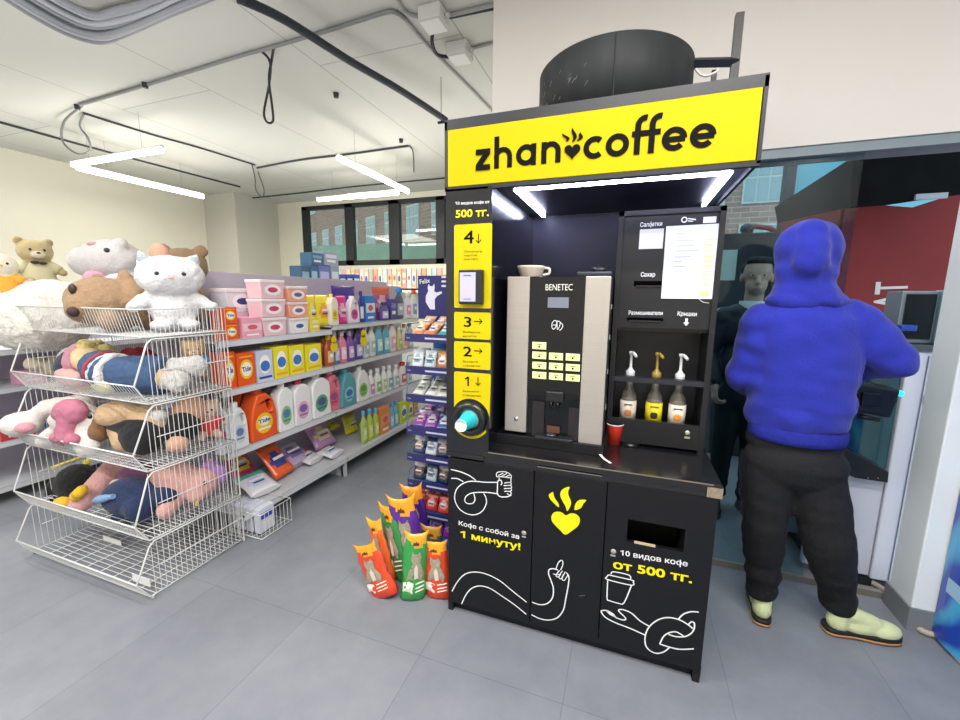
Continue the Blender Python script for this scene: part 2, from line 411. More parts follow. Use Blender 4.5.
# ------------------------------------------------------------------ lamps
TUBE=emat('#fff8ec',17)
LZ=3.0
def lamp(label,pa,pb):
    a=at(*pa,2,LZ); b=at(*pb,2,LZ); c=(a+b)/2
    t=thing('tube_lamp',label,'lamp',(c.x,c.y,LZ),'tube lamps under the ceiling'); d=(b-a).normalized()
    m=MB(); m.tube([a,b],.024,10); m.build('diffuser',TUBE,t)
    m=MB(); m.tube([a-d*.02+Vector((0,0,.03)),b+d*.02+Vector((0,0,.03))],.02,4); m.build('housing',mat('#d8d8d4',.4),t)
    m=MB()
    for q in (.2,.8):
        p=a.lerp(b,q); m.tube([p+Vector((0,0,.04)),(p.x,p.y,ZC)],.002,4)
    m.build('suspension_wire',mat('#888888',.4),t)
lamp('left lamp over the plush toys, crosswise tube pointing right',(73,165),(162,150))
lamp('left lamp over the plush toys, lengthwise tube running to the back',(77,168),(203,197))
lamp('lamp near back window, tube parallel to the window',(318,200),(398,193))
lamp('lamp near back window, tube running lengthwise towards it',(338,158),(408,192))
def area(x,y,z,sx,sy,e,col=(1,.97,.93),rot=(0,0,0)):
    l=bpy.data.lights.new('room_fill_light','AREA'); l.shape='RECTANGLE'; l.size=sx; l.size_y=sy; l.energy=e; l.color=col
    o=bpy.data.objects.new('room_fill_light',l); COL.objects.link(o); o.location=(x,y,z); o.rotation_euler=rot
# added unseen area lights; this first set faces up to brighten the ceiling
for x,y,e in ((-5.5,-.5,14),(-3.2,1.6,8),(-4.8,4.0,13),(-2.2,-1.2,10),(.3,-1.2,12),(-1.8,4.4,12),(-6.6,2.0,10)): area(x,y,2.3,1.6,1.6,e*.62,rot=(PI,0,0))
area(.75,.3,3.25,1.2,.2,12)  # added fill light to brighten the column at right
area(-.1,1.2,3.3,1.2,.15,3)  # second added fill light, without a fixture
for x,y,e in ((-5.2,-1.2,30),(-2.6,-1.0,34),(-.2,-.9,34),(-5.2,1.2,28),(-2.0,.6,20),(.4,.4,30)): area(x,y,3.25,1.5,.12,e)  # bare area lights standing in for unseen ceiling tubes
for x,y,e in ((-5.8,4,22),(-3.4,5,22)): area(x,y,3.05,1.4,1.4,e*1.1,col=(1,.96,.84))  # added warm fill lights to brighten the back left walls
# ------------------------------------------------------------------ ceiling conduits and cables
GC=mat('#a3a5a5',.6); DC=mat('#3a3e44',.6); BC=mat('#1b222b',.5)
def cable(name,label,pts,r,m_,z=ZC,parts=None,n=6,sm=5):
    P=[]
    for p in pts:
        if len(p)==2: q=at(p[0],p[1],2,z-r)
        else: q=at(p[0],p[1],2,z-r-p[2])
        P.append(q)
    m=MB(); m.tube(spline(P,sm),r,n); return tag(m.build(name,m_),label,'cable' if 'cable' in name else 'pipe')
cable('black_cable_bundle','thick black cable bundle crossing the ceiling to the kiosk roof',[(238,-2,.12),(285,20,.1),(350,61,.1),(400,90,.12),(446,120,.16)],.028,mat('#232c36',.45,bump=.5,scale=60),n=10)
t=thing('grey_cable_bundle','wide bundle of grey cables curving across ceiling at top left','cable bundle',(-3.6,2.1,ZC))
for k in range(9):
    m=MB(); o=k*.9
    P=[at(p[0],p[1],2,ZC-.03-.02*(k%3)) for p in ((-10+6.5*k,-12),(30+5.0*k,14-1.2*k),(68+3.5*k,34-2.4*k),(100+2*k,42-4*k),(130+3*k,32-4*k),(170+1*k,14-3.2*k),(215-2*k,-4-2*k))]
    m.tube(spline(P,6),.018,8); m.build('cable',mat('#a9acb4' if k%2 else '#8f929b',.55),t)
cable('conduit_pipe','grey conduit zigzagging along ceiling from left lamp to junction boxes',[(80,105),(150,84),(240,56),(262,50),(330,30),(380,14),(394,12),(404,18)],.014,mat('#86898a',.6))
cable('conduit_pipe','thin grey conduit running from junction box down to the kiosk top',[(404,18),(430,48),(470,88),(497,116)],.012,GC)
cable('conduit_pipe','dark conduit along the far left of the ceiling to the pier',[(-5,121),(60,139),(130,158),(240,187)],.014,DC)
cable('conduit_pipe','dark conduit left of middle running from cable loop to back lamp',[(83,113),(150,134),(200,148),(255,165)],.012,DC)
cable('conduit_pipe','dark conduit feeding the lamp near the back window',[(257,168),(300,160),(350,154),(408,146)],.013,DC)
cable('conduit_pipe','thin dark conduit across back of ceiling behind the lamps',[(243,199),(300,193),(360,186),(446,178)],.012,DC)
cable('cable_drop','short dark cable hanging from conduit corner near back lamp',[(409,146),(413,152,.02),(414,172,.1)],.009,DC)
cable('cable_loop','grey cable loop drooping between left conduit and left lamp',[(82,106,0),(64,122,.05),(63,142,.15),(78,154,.25),(90,150,.22),(88,138,.15),(80,126,.05),(84,113,0)],.011,mat('#777a7b',.6))
cable('cable_loop','dark cable loop hanging below the grey conduit in mid ceiling',[(260,50,0),(270,62,.05),(269,85,.15),(264,112,.3),(267,122,.34),(273,121,.34),(272,105,.27),(269,80,.15),(272,58,.02),(274,46,0)],.01,BC)
cable('cable_loop','grey looped cable near the pier at end of conduits',[(252,165),(255,178,.05),(256,190,.15),(262,197,.2),(264,190,.15),(258,172,.02)],.01,mat('#6a6d6e',.6))
def jbox(label,px,py):
    c=at(px,py,2,ZC-.05); t=thing('junction_box',label,'junction box',(c.x,c.y,ZC))
    m=MB(); m.box(c.x-.08,c.x+.08,c.y-.08,c.y+.08,ZC-.09,ZC,bev=.01); m.build('body',mat('#d7d9d6',.5),t)
    m=MB(); m.box(c.x-.07,c.x+.07,c.y-.07,c.y+.07,ZC-.1,ZC-.09,bev=.004); m.build('lid',mat('#e3e4e1',.5),t)
    m=MB()
    for dx in (-.09,.09): m.tube([(c.x+dx-.02,c.y,ZC-.045),(c.x+dx+.02,c.y,ZC-.045)],.015,8)
    m.build('gland',mat('#c2c4c1',.5),t)
jbox('white junction box nearer the top edge among ceiling conduits',434,19)
jbox('white junction box just below the other one near the upper wall',460,53)
cable('hose_cable','black hose curving between the two white junction boxes',[(434,28),(432,42,.05),(438,55,.06),(455,57,.03)],.013,BC)
cable('conduit_pipe','paired grey conduit from upper junction box rightwards to wall',[(397,-2),(405,12),(425,18),(445,16),(497,4)],.013,GC)
cable('conduit_pipe','black conduit just under the paired grey one by junction box',[(443,19),(497,8)],.01,DC)
cable('conduit_pipe','grey conduit from lower junction box rightwards to wall',[(470,49),(497,42)],.011,GC)
t=thing('hanging_rod','thin steel rod holding the black cable bundle by the kiosk','rod',tuple(at(441,77,2,ZC)))
m=MB(); a=at(441,77,2,ZC); m.tube([a,a-Vector((0,0,.36))],.003,6); m.build('rod',mat('#666a6c',.4,metal=.7),t)
m=MB(); m.tube([a-Vector((.03,0,.36)),a-Vector((-.03,0,.36))],.012,8); m.build('clamp',BC,t)
for px,py,l in ((145,83,'first dark anchor on the left conduit'),(77,105,'dark anchor at the left end of the conduit'),(336,93,'round dark ceiling anchor left of the black cable bundle'),(401,139,'round dark anchor near corner of back conduit')):
    c=at(px,py,2,ZC); m=MB(); m.lathe([(0,-.04),(.022,-.04),(.026,0)],(c.x,c.y,ZC),12); tag(m.build('ceiling_anchor',BC),l,'anchor')
# ================================================================== KIOSK
KL,KR,YF=-.762,.372,1.664
KB=mat('#0f1015',.45,bump=.03,scale=200,coat=.05,spec=.35); KB2=mat('#25272d',.5); KD=mat('#0b0c0e',.6); YEL=mat('#cbb904',.55,spec=.2); WHT=mat('#e9ecee',.5); INK=mat('#0e0e0a',.7,spec=.1); YT=mat('#efe100',.45)
SEAM=mat('#010102',.9,spec=.05)
YB=2.46
K=thing('coffee_kiosk','black self-service coffee kiosk with yellow zhan coffee sign on its header','kiosk',(-.2,2.05,0))
def part(name,mb,mats,par=None): return mb.build(name,mats,par or K)
# lower cabinet carcass
m=MB(); m.box(KL+.01,KL+.03,YF+.02,YB,0,.80); m.box(KR-.035,KR-.008,YF-.0,YB,0,.81); m.box(KL+.03,KR-.035,YF+.05,YB,.045,.07); m.box(KL+.03,KR-.035,YB-.02,YB,.07,.80); m.box(KL,KR,YF+.03,YF+.045,.0,.05)
part('carcass',m,KB)
m=MB(); m.box(KL+.005,KL+.03,YF+.003,YF+.05,0,.05); part('foot',m,KD); m=MB(); m.box(KR-.035,KR-.01,YF-.002,YF+.05,-.0,.04); part('foot',m,KD)
DZ0,DZ1=.05,.80; d1,d2,d3=-.343,-.037,.337
m=MB(); m.box(KL+.008,d1-.002,YF,YF+.02,DZ0,DZ1,bev=.0015); D1=part('door',m,KB)
m=MB(); m.box(d1+.002,d2-.002,YF,YF+.02,DZ0,DZ1,bev=.0015); D2=part('door',m,KB)
h0=at(628,519,1,YF); h1=at(683.5,551.5,1,YF); hx0,hx1,hz1,hz0=h0.x,h1.x,h0.z,h1.z
hz1=(at(628,519,1,YF).z+at(684,529,1,YF).z)/2; hz0=(at(627,542.5,1,YF).z+at(681.7,551,1,YF).z)/2
m=MB(); m.box(d2+.002,hx0,YF,YF+.02,DZ0,DZ1); m.box(hx1,d3,YF,YF+.02,DZ0,DZ1); m.box(hx0,hx1,YF,YF+.02,DZ0,hz0); m.box(hx0,hx1,YF,YF+.02,hz1,DZ1); D3=part('door',m,KB)
m=MB(); m.box(hx0-.01,hx1+.01,YF+.2,YF+.21,hz0-.1,hz1+.02); m.box(hx0-.01,hx0,YF+.02,YF+.2,hz0-.1,hz1+.02); m.box(hx1,hx1+.01,YF+.02,YF+.2,hz0-.1,hz1+.02); m.box(hx0,hx1,YF+.02,YF+.2,hz1+.01,hz1+.02);part('waste_slot',m,KD,D3)
m=MB(); m.box(hx0+.03,hx0+.11,YF-.001,YF+.01,hz0-.002,hz0+.004); part('worn_edge',m,mat('#b9a888',.8),D3)
# counter
m=MB(); m.box(-.577,KR,YF-.004,YB,.832,.858,bev=.002); m.box(KL,-.577,YF-.002,YB,.81,.832); m.box(-.577,KR,YF+.004,YB,.80,.832); C_=part('countertop',m,mat('#131215',.22,coat=.4,var=.25,scale=9))
m=MB(); m.box(-.33,-.06,YF-.0055,YF-.003,.822,.825); m.box(-.555,KR-.03,YF-.006,YF-.0035,.853,.8575); part('edge_wear',m,mat('#6f675c',.7),C_)
m=MB(); m.box(KR-.05,KR+.002,YF-.006,YF+.0,.805,.845); m.box(KR-.0,KR+.003,YF-.004,YF+.03,.805,.845); part('chipped_corner',m,mat('#8a7d6a',.8,var=.4,scale=80),C_)
# left column
m=MB(); m.box(KL,-.572,YF,YF+.02,.832,1.995); m.box(-.572,-.555,YF-.001,YB,.858,1.995,bev=.002); m.box(KL,KL+.02,YF+.02,YB,.832,1.995); CO=part('instruction_column',m,mat('#111217',.18,coat=.5))
# niche back and right side return
m=MB(); m.box(-.577,KR-.02,YB-.02,YB,.858,1.995); part('back_panel',m,mat('#2c2e40',.45))
# header
m=MB(); hb=(KL-.005,KR+.008)
m.box(hb[0],hb[1],YF+.004,YB,2.262,2.27); m.box(hb[0],hb[0]+.012,YF,YB,1.994,2.262); m.box(hb[1]-.012,hb[1],YF,YB,1.994,2.262); m.box(hb[0],hb[1],YF,YF+.02,2.228,2.268); m.box(hb[0],hb[1],YF,YF+.02,1.986,2.003)
m.box(hb[0],hb[1],YF+.012,YF+.03,2.0,2.23); m.box(hb[0],hb[1],YB-.02,YB,1.994,2.262); m.box(hb[0]+.01,hb[1]-.01,YF+.02,YB-.01,2.01,2.02)
HD=part('header',m,mat('#191c22',.4))
m=MB(); m.box(-.752,.364,YF-.003,YF+.011,2.004,2.227,bev=.002); SG=part('sign_panel',m,mat('#c4ae02',.6,spec=.15),HD)
# sign lettering, geometric strokes
L=MB(); ys=YF-.005; 
def Kp(px,py): p=at(px,py,1,ys); return (p.x,p.z)
x_l=at(476,160,1,ys).x; x_r=at(717,135,1,ys).x
bz=at(476,170.5,1,ys).z; bz2=at(716,147,1,ys).z; bz=(bz+bz2)/2
xh=.075; w=.0188
# letter widths
SC_=1.0
def letters(mb):
    x=0; r=xh/2; hw=w/2
    def rb(p,closed=False): ribbon(mb,p,w,ys,closed)
    X=lambda a:[(x+p[0],bz+p[1]) for p in a]
    out=[]
    # z
    W=.056; mb.prism(X([(0,0),(W,0),(W,w),(.026,w),(W,xh-w),(W,xh),(0,xh),(0,xh-w),(.029,xh-w),(0,w)]),ys,ys-.004); x+=W+.016
    # h
    rb(X([(hw,0),(hw,xh*1.52)])); rb(X([(hw,.034)]+arc(.034,.039,.0257,180,0,16,xh-.039-hw)+[(.034+.0257,0)])); x+=.068+.016
    # a
    rb(X(arc(.037,r,r-hw,0,360,28)[:-1]),True); rb(X([(.074-hw,0),(.074-hw,xh)])); x+=.074+.019
    # n
    rb(X([(hw,0),(hw,xh)])); rb(X([(hw,.034)]+arc(.034,.039,.0257,180,0,16,xh-.039-hw)+[(.034+.0257,0)])); x+=.068+.012
    hx=x; x+=.062+.004
    # c
    rb(X(arc(.038,r,r-hw,48,312,26))); x+=.068+.005
    # o
    rb(X(arc(.0385,r,r-hw,0,360,30)[:-1]),True); x+=.077+.004
    for _ in range(2):
        rb(X([(.020,0),(.020,xh*1.2)]+arc(.020+.022,xh*1.2,.022,180,75,8,.024))); rb(X([(.002,xh-hw),(.046,xh-hw)])); x+=.044
    x+=.006
    for _ in range(2):
        rb(X([(.008,r-.001),(.070,r-.001)])); rb(X(arc(.038,r,r-hw,0,318,28))); x+=.077+.005
    return hx,x
hx,tot=letters(L); tot-=.005
# heart with steam between the words
hc=hx+.029
def heart(cx,cz,s):
    o=[]
    for k in range(40):
        t=2*PI*k/40; o.append((cx+s*16*math.sin(t)**3/17,cz+s*(13*math.cos(t)-5*math.cos(2*t)-2*math.cos(3*t)-math.cos(4*t))/17))
    return o
L.prism(heart(hc,bz+.034,.029),ys,ys-.004)
def flame(cx,cz,h,wd,lean):
    a=[];b=[]
    for k in range(11):
        t=k/10; s=math.sin(t*PI*1.6)*wd*.5; x=cx+lean*t+s*(1-.2*t); hw2=wd*.45*math.sin(PI*min(1,t*.92+.08))**.8
        a.append((x-hw2,cz+h*t)); b.append((x+hw2,cz+h*t))
    return a+b[::-1]
for dx,h_,dz,le in ((0,.046,.064,.004),(-.020,.027,.068,-.010),(.016,.026,.066,.016)):
    L.prism(flame(hc+dx,bz+dz,h_,.014,le),ys,ys-.004)
S=(x_r-x_l)/tot
L.xf(Matrix.Translation((x_l,0,bz))@Matrix.Diagonal((S,1,S*.98,1))@Matrix.Translation((0,0,-bz)))
part('sign_lettering',L,INK,SG)
# LED strips under the header
LED=emat('#d3d6ff',22)
for a,b in (((-.483,1.770),(.312,1.770)),((-.483,1.780),(-.483,2.38)),((.312,1.780),(.312,2.33))):
    m=MB(); horiz=abs(a[0]-b[0])>.1
    if horiz: m.box(a[0]-.008,b[0]+.008,a[1]-.008,a[1]+.008,1.993,2.003)
    else: m.box(a[0]-.008,a[0]+.008,a[1]+.008,b[1],1.993,2.003)
    part('led_strip',m,LED,HD)
# ---- decoration on the doors (vinyl)
ydec=YF-.0012
def fr(ox,oy,s): return lambda pts:[(lambda p:(p.x,p.z))(at(ox+a/s,oy+b/s,1,ydec)) for a,b in pts]
def draw(mb,F,pts,w=.0055,closed=False,sm=5):
    ribbon(mb,[(p[0],p[1]) for p in spline([Vector((a,b,0)) for a,b in F(pts)],sm,closed)],w,ydec,closed)
A=fr(430,420,6); B=fr(430,540,6); D=fr(580,580,6); E=fr(440,440,2.879)
m=MB()
for p in ([(125,297),(180,310),(235,333),(275,362)],[(127,350),(165,352),(200,370)],
 [(405,374),(330,373),(250,367),(200,380),(160,415),(148,470),(170,525),(215,560),(270,568),(315,545),(338,500),(335,465),(322,440)],
 [(410,443),(350,435),(290,434),(245,440),(215,460),(210,488),(230,502),(258,498),(270,475),(262,440)],
 [(405,374),(405,410),(404,443),(425,460),(462,460),(488,450)],[(405,374),(412,362),(425,362),(432,378),(425,390)]): draw(m,A,p,.0048)
for p in ([(445,378),(478,374),(488,384),(478,392),(444,392)],[(442,394),(480,392),(490,402),(480,410),(446,410)],[(444,412),(480,410),(490,419),(480,427),(448,426)],[(446,428),(476,428),(488,438),(480,450),(462,440)],
 [(400,340),(400,318),(420,310),(455,311),(482,326),(487,346),(450,342),(425,340),(400,340)],[(408,334),(440,318)],[(430,338),(462,320)],[(455,340),(480,330)],[(414,345),(416,362)],[(486,347),(486,374)]): draw(m,A,p,.0036,sm=3)
for p in ([(132,308),(165,250),(210,205),(270,192),(340,205),(420,245),(500,310),(580,373)],[(190,383),(215,330),(250,290),(300,275),(360,290),(430,335),(510,390),(578,446)]): draw(m,B,p,.0052)
part('line_drawing',m,WHT,D1)
m=MB()
for p in ([(612,373),(660,388),(705,380),(735,345),(740,290),(725,240),(712,205),(715,178),(740,172),(768,180)],[(608,448),(660,472),(715,480),(765,465),(800,420),(815,350),(830,270),(833,220),(818,195)]): draw(m,B,p,.0052)
for p in ([(755,175),(768,140),(785,122),(797,130),(795,155),(783,180)],[(738,203),(758,208),(775,205)],[(778,182),(762,200),(756,215),(768,222),(785,205)],[(795,185),(780,205),(774,225),(786,232),(802,205)],[(812,190),(800,212),(792,235),(806,242),(820,222),(830,205)]): draw(m,B,p,.004,sm=3)
part('line_drawing',m,WHT,D2)
m=MB()
for p in ([(125,185),(160,183),(200,205),(215,225),(262,240),(273,228),(240,195),(232,180),(260,178),(310,200),(360,245),(420,280)],[(125,187),(150,222),(210,255),(300,290),(390,330)],[(160,186),(185,200),(215,222),(180,205),(160,186)],
 [(542,400),(500,432),(450,438),(405,410),(390,370),(395,320),(420,275),(470,238),(530,225),(600,240),(665,280),(672,292)],[(590,235),(620,205),(665,190),(712,192)],
 [(650,268),(668,251),(686,260),(682,300),(655,328),(620,340),(570,338),(530,325)],[(478,385),(500,340),(530,318),(570,310),(600,322),(620,336)],[(478,383),(540,403),(600,415),(683,412)]): draw(m,D,p,.0055)
for p in ([(485,388),(552,403),(556,408),(552,418),(481,401),(481,393),(485,388)],[(492,386),(500,379),(545,389),(548,401)],[(483,402),(481,455),(488,462),(515,470),(530,468),(551,419)]): draw(m,E,p,.0048,sm=3)
part('line_drawing',m,WHT,D3)
m=MB()
hp=A([(812,688),(782,662),(755,635),(733,608),(728,582),(740,558),(765,549),(792,555),(815,572),(840,561),(868,562),(892,578),(900,603),(888,635),(855,662)]); m.prism([(v.x,v.y) for v in spline([Vector((a,b,0)) for a,b in hp],3,True)],ydec,ydec-.0006)
for p in ([(772,523),(748,503),(722,475),(713,452),(722,440),(738,433),(742,452),(752,475),(770,500)],[(824,546),(812,515),(792,480),(782,450),(788,424),(808,408),(838,402),(829,428),(832,455),(845,485),(844,512)],[(868,539),(870,512),(884,488),(908,478),(938,481),(920,502),(908,525),(890,535)]):
    q=A(p); m.prism([(v.x,v.y) for v in spline([Vector((a,b,0)) for a,b in q],3,True)],ydec,ydec-.0006)
part('heart_emblem',m,YT,D2)
def ktext(mb,s,p0,p1,h,bold=.0,y=ydec): 
    a=at(*p0,1,y); b=at(*p1,1,y); text(mb,s,a,b,h,bold)
m=MB(); ktext(m,'Кофе с собой за',(458.8,525),(519,539),.022,.035); part('lettering',m,WHT,D1)
m=MB(); ktext(m,'1 минуту!',(461,537),(520,550),.033,.065); part('lettering',m,YT,D1)
m=MB(); c=at(524,533,1,ydec); m.lathe([(0,0),(.011,0),(.011,.001),(0,.001)],c,16,axis=Matrix.Rotation(PI/2,3,'X')); m.box(c.x-.009,c.x+.009,ydec-.0005,ydec,c.z-.022,c.z-.015); part('small_sticker',m,mat('#a7a4a0',.5,var=.4,scale=150),D1)
m=MB(); ktext(m,'10 видов кофе',(620.5,555),(687.5,566.5),.023,.035); part('lettering',m,WHT,D3)
m=MB(); ktext(m,'от 500 тг.',(613.5,568),(691.5,583),.036,.065); part('lettering',m,YT,D3)
m=MB(); c=at(613.5,551.5,1,ydec); m.lathe([(0,0),(.011,0),(.011,.001),(0,.001)],c,16,axis=Matrix.Rotation(PI/2,3,'X')); m.box(c.x-.011,c.x+.009,ydec-.0005,ydec,c.z-.022,c.z-.015); part('small_sticker',m,mat('#a7a4a0',.5,var=.4,scale=150),D3)
m=MB(); ribbon(m,[(at(579,596,1,ydec).x,at(579,596,1,ydec).z),(at(585,595.5,1,ydec).x,at(585,595.5,1,ydec).z)],.002,ydec); part('scratch',m,mat('#8b8b8b',.5),D2)
# ---- column panels
yc=YF-.0015
def box_px(l,t,r,b,y=YF): 
    a=at(l,t,1,y); c=at(r,b,1,y); return a.x,c.x,c.z,a.z
def panel(l,t,r,b,cut=None):
    x0,x1,z0,z1=box_px(l,t,r,b); m=MB(); o=rrect(x0,x1,z0,z1,.008)
    if cut:
        cx,cz,cr=cut; o=[(x1-.008,z1),(x0+.008,z1)]
        o=arc(x1-.008,z1-.008,.008,0,90,5)+arc(x0+.008,z1-.008,.008,90,180,5)
        a0=math.degrees(math.acos(max(-.99,(x0-cx)/cr))); a1=math.degrees(math.acos(min(.99,(x1-cx)/cr)))
        o+=arc(cx,cz,cr,a0,a1,18)
    m.prism(o,YF,yc); return part('yellow_panel',m,YEL,CO),(x0,x1,z0,z1)
cupc=at(470.5,418.5,1,YF)
p4,b4=panel(454.3,225,491,308.5); p3,b3=panel(454.3,311.8,490.7,339.8); p2,b2=panel(454.2,341,490.4,370.2); p1,b1=panel(454.2,371.2,490.2,425,(cupc.x,cupc.z,.092))
yt=yc-.0006
def ptxt(par,s,l,b_,r,b2_,h,bold=.0):
    m=MB(); text(m,s,at(l,b_,1,yt),at(r,b2_,1,yt),h,bold); return part('lettering',m,INK,par)
ptxt(p4,'4',464,243.5,473.5,243.2,.052,.03); ptxt(p3,'3',464,326.5,471,327,.043,.03); ptxt(p2,'2',463.5,356,471.5,356.5,.043,.03); c=at(467.5,386,1,yt); m=MB(); ribbon(m,[(c.x-.012,c.z+.030),(c.x+.003,c.z+.041)],.007,yt); ribbon(m,[(c.x+.003,c.z+.043),(c.x+.003,c.z)],.0075,yt); part('lettering',m,INK,p1)
def arrow(par,x,y,d,s=.019):
    c=at(x,y,1,yt); m=MB(); h=s; R=[(-h,0),(h,0)],[(h*.3,h*.6),(h,0),(h*.3,-h*.6)]
    for q in R:
        ribbon(m,[((c.x+a),(c.z+b_)) if d=='r' else (c.x+b_,c.z-a) for a,b_ in q],.0045,yt)
    part('arrow',m,INK,par)
arrow(p4,478.5,238.5,'d'); arrow(p3,478,321.5,'r'); arrow(p2,478,351,'r'); arrow(p1,478,381.5,'d')
ptxt(p4,'Оплатите',464,252.7,482,252.5,.009); ptxt(p4,'картой',464,256.5,477,256.3,.009); ptxt(p4,'или NFC',464,260.3,478.5,260.2,.009)
ptxt(p3,'Выберите',463,333,480,333.4,.009); ptxt(p3,'напиток',463,337,477,337.3,.009)
ptxt(p2,'Вставьте',463,362.4,478,362.8,.009); ptxt(p2,'стаканчик',463,366.5,480.5,367,.009)
ptxt(p1,'Возьмите',463,392,479,392.6,.009); ptxt(p1,'стаканчик',463,396,481,397,.009)
m=MB(); text(m,'10 видов кофе от',at(455.5,204.8,1,yt),at(489.5,203.2,1,yt),.011,.03); part('lettering',m,WHT,CO)
m=MB(); text(m,'500 тг.',at(455.8,217.6,1,yt),at(488.5,215.8,1,yt),.030,.05); part('lettering',m,YT,CO)
# cup dispenser ring with turquoise cups poking out
R90=Matrix.Rotation(PI/2,3,'X')
m=MB(); m.lathe([(.045,0),(.045,.02),(.055,.028),(.072,.026),(.078,.018),(.080,0)],(cupc.x,YF,cupc.z),36,axis=R90); m.lathe([(0,-.001),(.045,-.001)],(cupc.x,YF-.002,cupc.z),30,axis=R90); part('cup_ring',m,mat('#0e0f11',.25,coat=.5),CO)
m=MB(); o=arc(cupc.x,cupc.z,.094,212,325,20); i=arc(cupc.x+.003,cupc.z+.006,.086,325,212,20); m.prism(o+i,YF,yc); part('yellow_arc',m,YEL,CO)
CU=thing('paper_cup_stack','turquoise paper cups sticking bottom first out of the column ring','cups',(cupc.x,YF,cupc.z))
m=MB(); m.lathe([(.030,.004),(.0405,.006),(.0405,.022),(.038,.024,1),(.027,.112,1),(.027,.114,0),(.0255,.114,0),(.0245,.108,0),(0,.107,0)],(cupc.x,YF,cupc.z),28,axis=R90); m.build('cup',[mat('#e6efee',.5),mat('#25b9bf',.5)],CU)
m=MB(); m.lathe([(.037,0),(.043,.003),(.0435,.010),(.038,.012)],(cupc.x,YF,cupc.z),28,axis=R90); m.build('rim',mat('#dfe6e6',.5),CU)
# payment terminal
x0,x1,z0,z1=box_px(459.3,269.8,483,304.5,YF-.02)
T=thing('payment_terminal','black card reader with lilac screen on yellow panel four','card reader',((x0+x1)/2,YF-.002,z0))
m=MB(); m.box(x0,x1,YF-.03,YF-.002,z0,z1,bev=.005); m.build('body',mat('#15161a',.3,coat=.4),T)
m=MB(); sx=(x1-x0); m.box(x0+.007,x0+sx*.72,YF-.032,YF-.029,z0+.012,z1-.012); s_=m.build('screen',[mat('#a9a8d6',.25,emit=.22)],T)
m=MB(); cx=x0+sx*.38; cz=(z0+z1)/2; ribbon(m,arc(cx,cz,.010,0,360,16),.002,YF-.0325); ribbon(m,[(cx-.014,cz-.03),(cx+.014,cz-.03)],.003,YF-.0325); m.build('screen_icon',mat('#d9a09a',.4,emit=.3),s_)
m=MB(); m.box(cx-.018,cx+.018,YF-.0325,YF-.032,z1-.028,z1-.022); m.box(cx-.018,cx+.018,YF-.0325,YF-.032,z0+.02,z0+.024); m.build('screen_text',mat('#6a6a90',.4),s_)

# ================================================================== coffee machine
RZ=.905
m=MB(); m.box(-.576,-.066,1.79,2.40,.858,RZ,bev=.002); part('riser_shelf',m,mat('#111217',.3,coat=.3))
MX0,MX1,MY,MZ=-.521,-.072,1.802,1.637
V=thing('coffee_machine','tall black and steel bean-to-cup coffee machine on kiosk riser shelf','coffee machine',((MX0+MX1)/2,2.0,RZ))
ST=mat('#c4beb6',.33,metal=.7,var=.08,scale=4,stretch=(1,1,60)); STS=mat('#8f8a86',.35,metal=.8)
m=MB(); m.box(MX0+.004,MX1,MY+.02,2.30,RZ+.002,MZ-.002,bev=.004); m.build('housing',mat('#17181b',.35),V)
m=MB(); m.box(MX0,-.418,MY-.004,MY+.022,RZ+.015,MZ,bev=.003); p=m.build('steel_panel',ST,V)
m=MB(); m.lathe([(0,.006),(.009,.006),(.011,.0)],(at(516.5,418.5,1,MY).x,MY-.004,at(516.5,418.5,1,MY).z),16,axis=R90); m.build('lock',mat('#d8d8d8',.25,metal=.9),p)
m=MB(); m.box(-.178,MX1-.004,MY-.004,MY+.022,RZ+.0,MZ,bev=.003); m.build('steel_panel',ST,V)
m=MB(); m.box(-.418,-.178,MY-.001,MY+.02,1.12,MZ,bev=.001); m.box(-.418,-.178,MY+.015,MY+.03,RZ,1.12)
FP=m.build('black_front',mat('#05080d',.08,coat=.2,spec=.4),V)
ym=MY-.0018
def mrect(name,l,t,r,b,mt,y=ym,par=FP,th=.0015):
    x0,x1,z0,z1=box_px(l,t,r,b,y); m=MB(); m.box(x0,x1,y-th,y,z0,z1); return m.build(name,mt,par)
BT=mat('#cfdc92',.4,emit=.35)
for c_,(cx,ys_) in enumerate(((539.3,(345.6,355.3,365.4,375.2)),(556,(356.4,366.4,376.4)),(572.8,(357.2,367.6,377.8)))):
    for cy in ys_:
        b_=mrect('drink_button',cx-6.8,cy-3.9,cx+6.8,cy+3.9,BT)
        x0,x1,z0,z1=box_px(cx-6.8,cy-3.9,cx+6.8,cy+3.9,ym); m=MB(); xm=(x0+x1)/2; zm=(z0+z1)/2
        m.box(xm-.012,xm+.012,ym-.0022,ym-.0016,zm+.004,zm+.0065); m.box(xm-.004,xm+.004,ym-.0022,ym-.0016,zm-.009,zm-.0); m.build('button_icon',INK,b_)
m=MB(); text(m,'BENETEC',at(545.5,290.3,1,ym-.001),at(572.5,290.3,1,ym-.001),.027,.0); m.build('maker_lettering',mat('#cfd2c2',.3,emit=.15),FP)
dsp=mrect('display',548,297.2,568.5,308,mat('#6f7480',.3,emit=.12))
lg=MB(); 
for p in ([(250,350),(262,338),(272,345),(270,365),(258,380),(249,370),(250,350)],[(252,360),(270,360)],[(274,340),(288,345),(286,365),(276,382),(274,360),(274,340)],[(290,348),(301,360),(296,378),(284,386)]):
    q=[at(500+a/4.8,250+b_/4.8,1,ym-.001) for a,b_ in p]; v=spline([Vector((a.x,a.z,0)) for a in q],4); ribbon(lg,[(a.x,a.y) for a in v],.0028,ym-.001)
lg.build('bean_emblem',mat('#d6dde2',.4,emit=.1),FP)
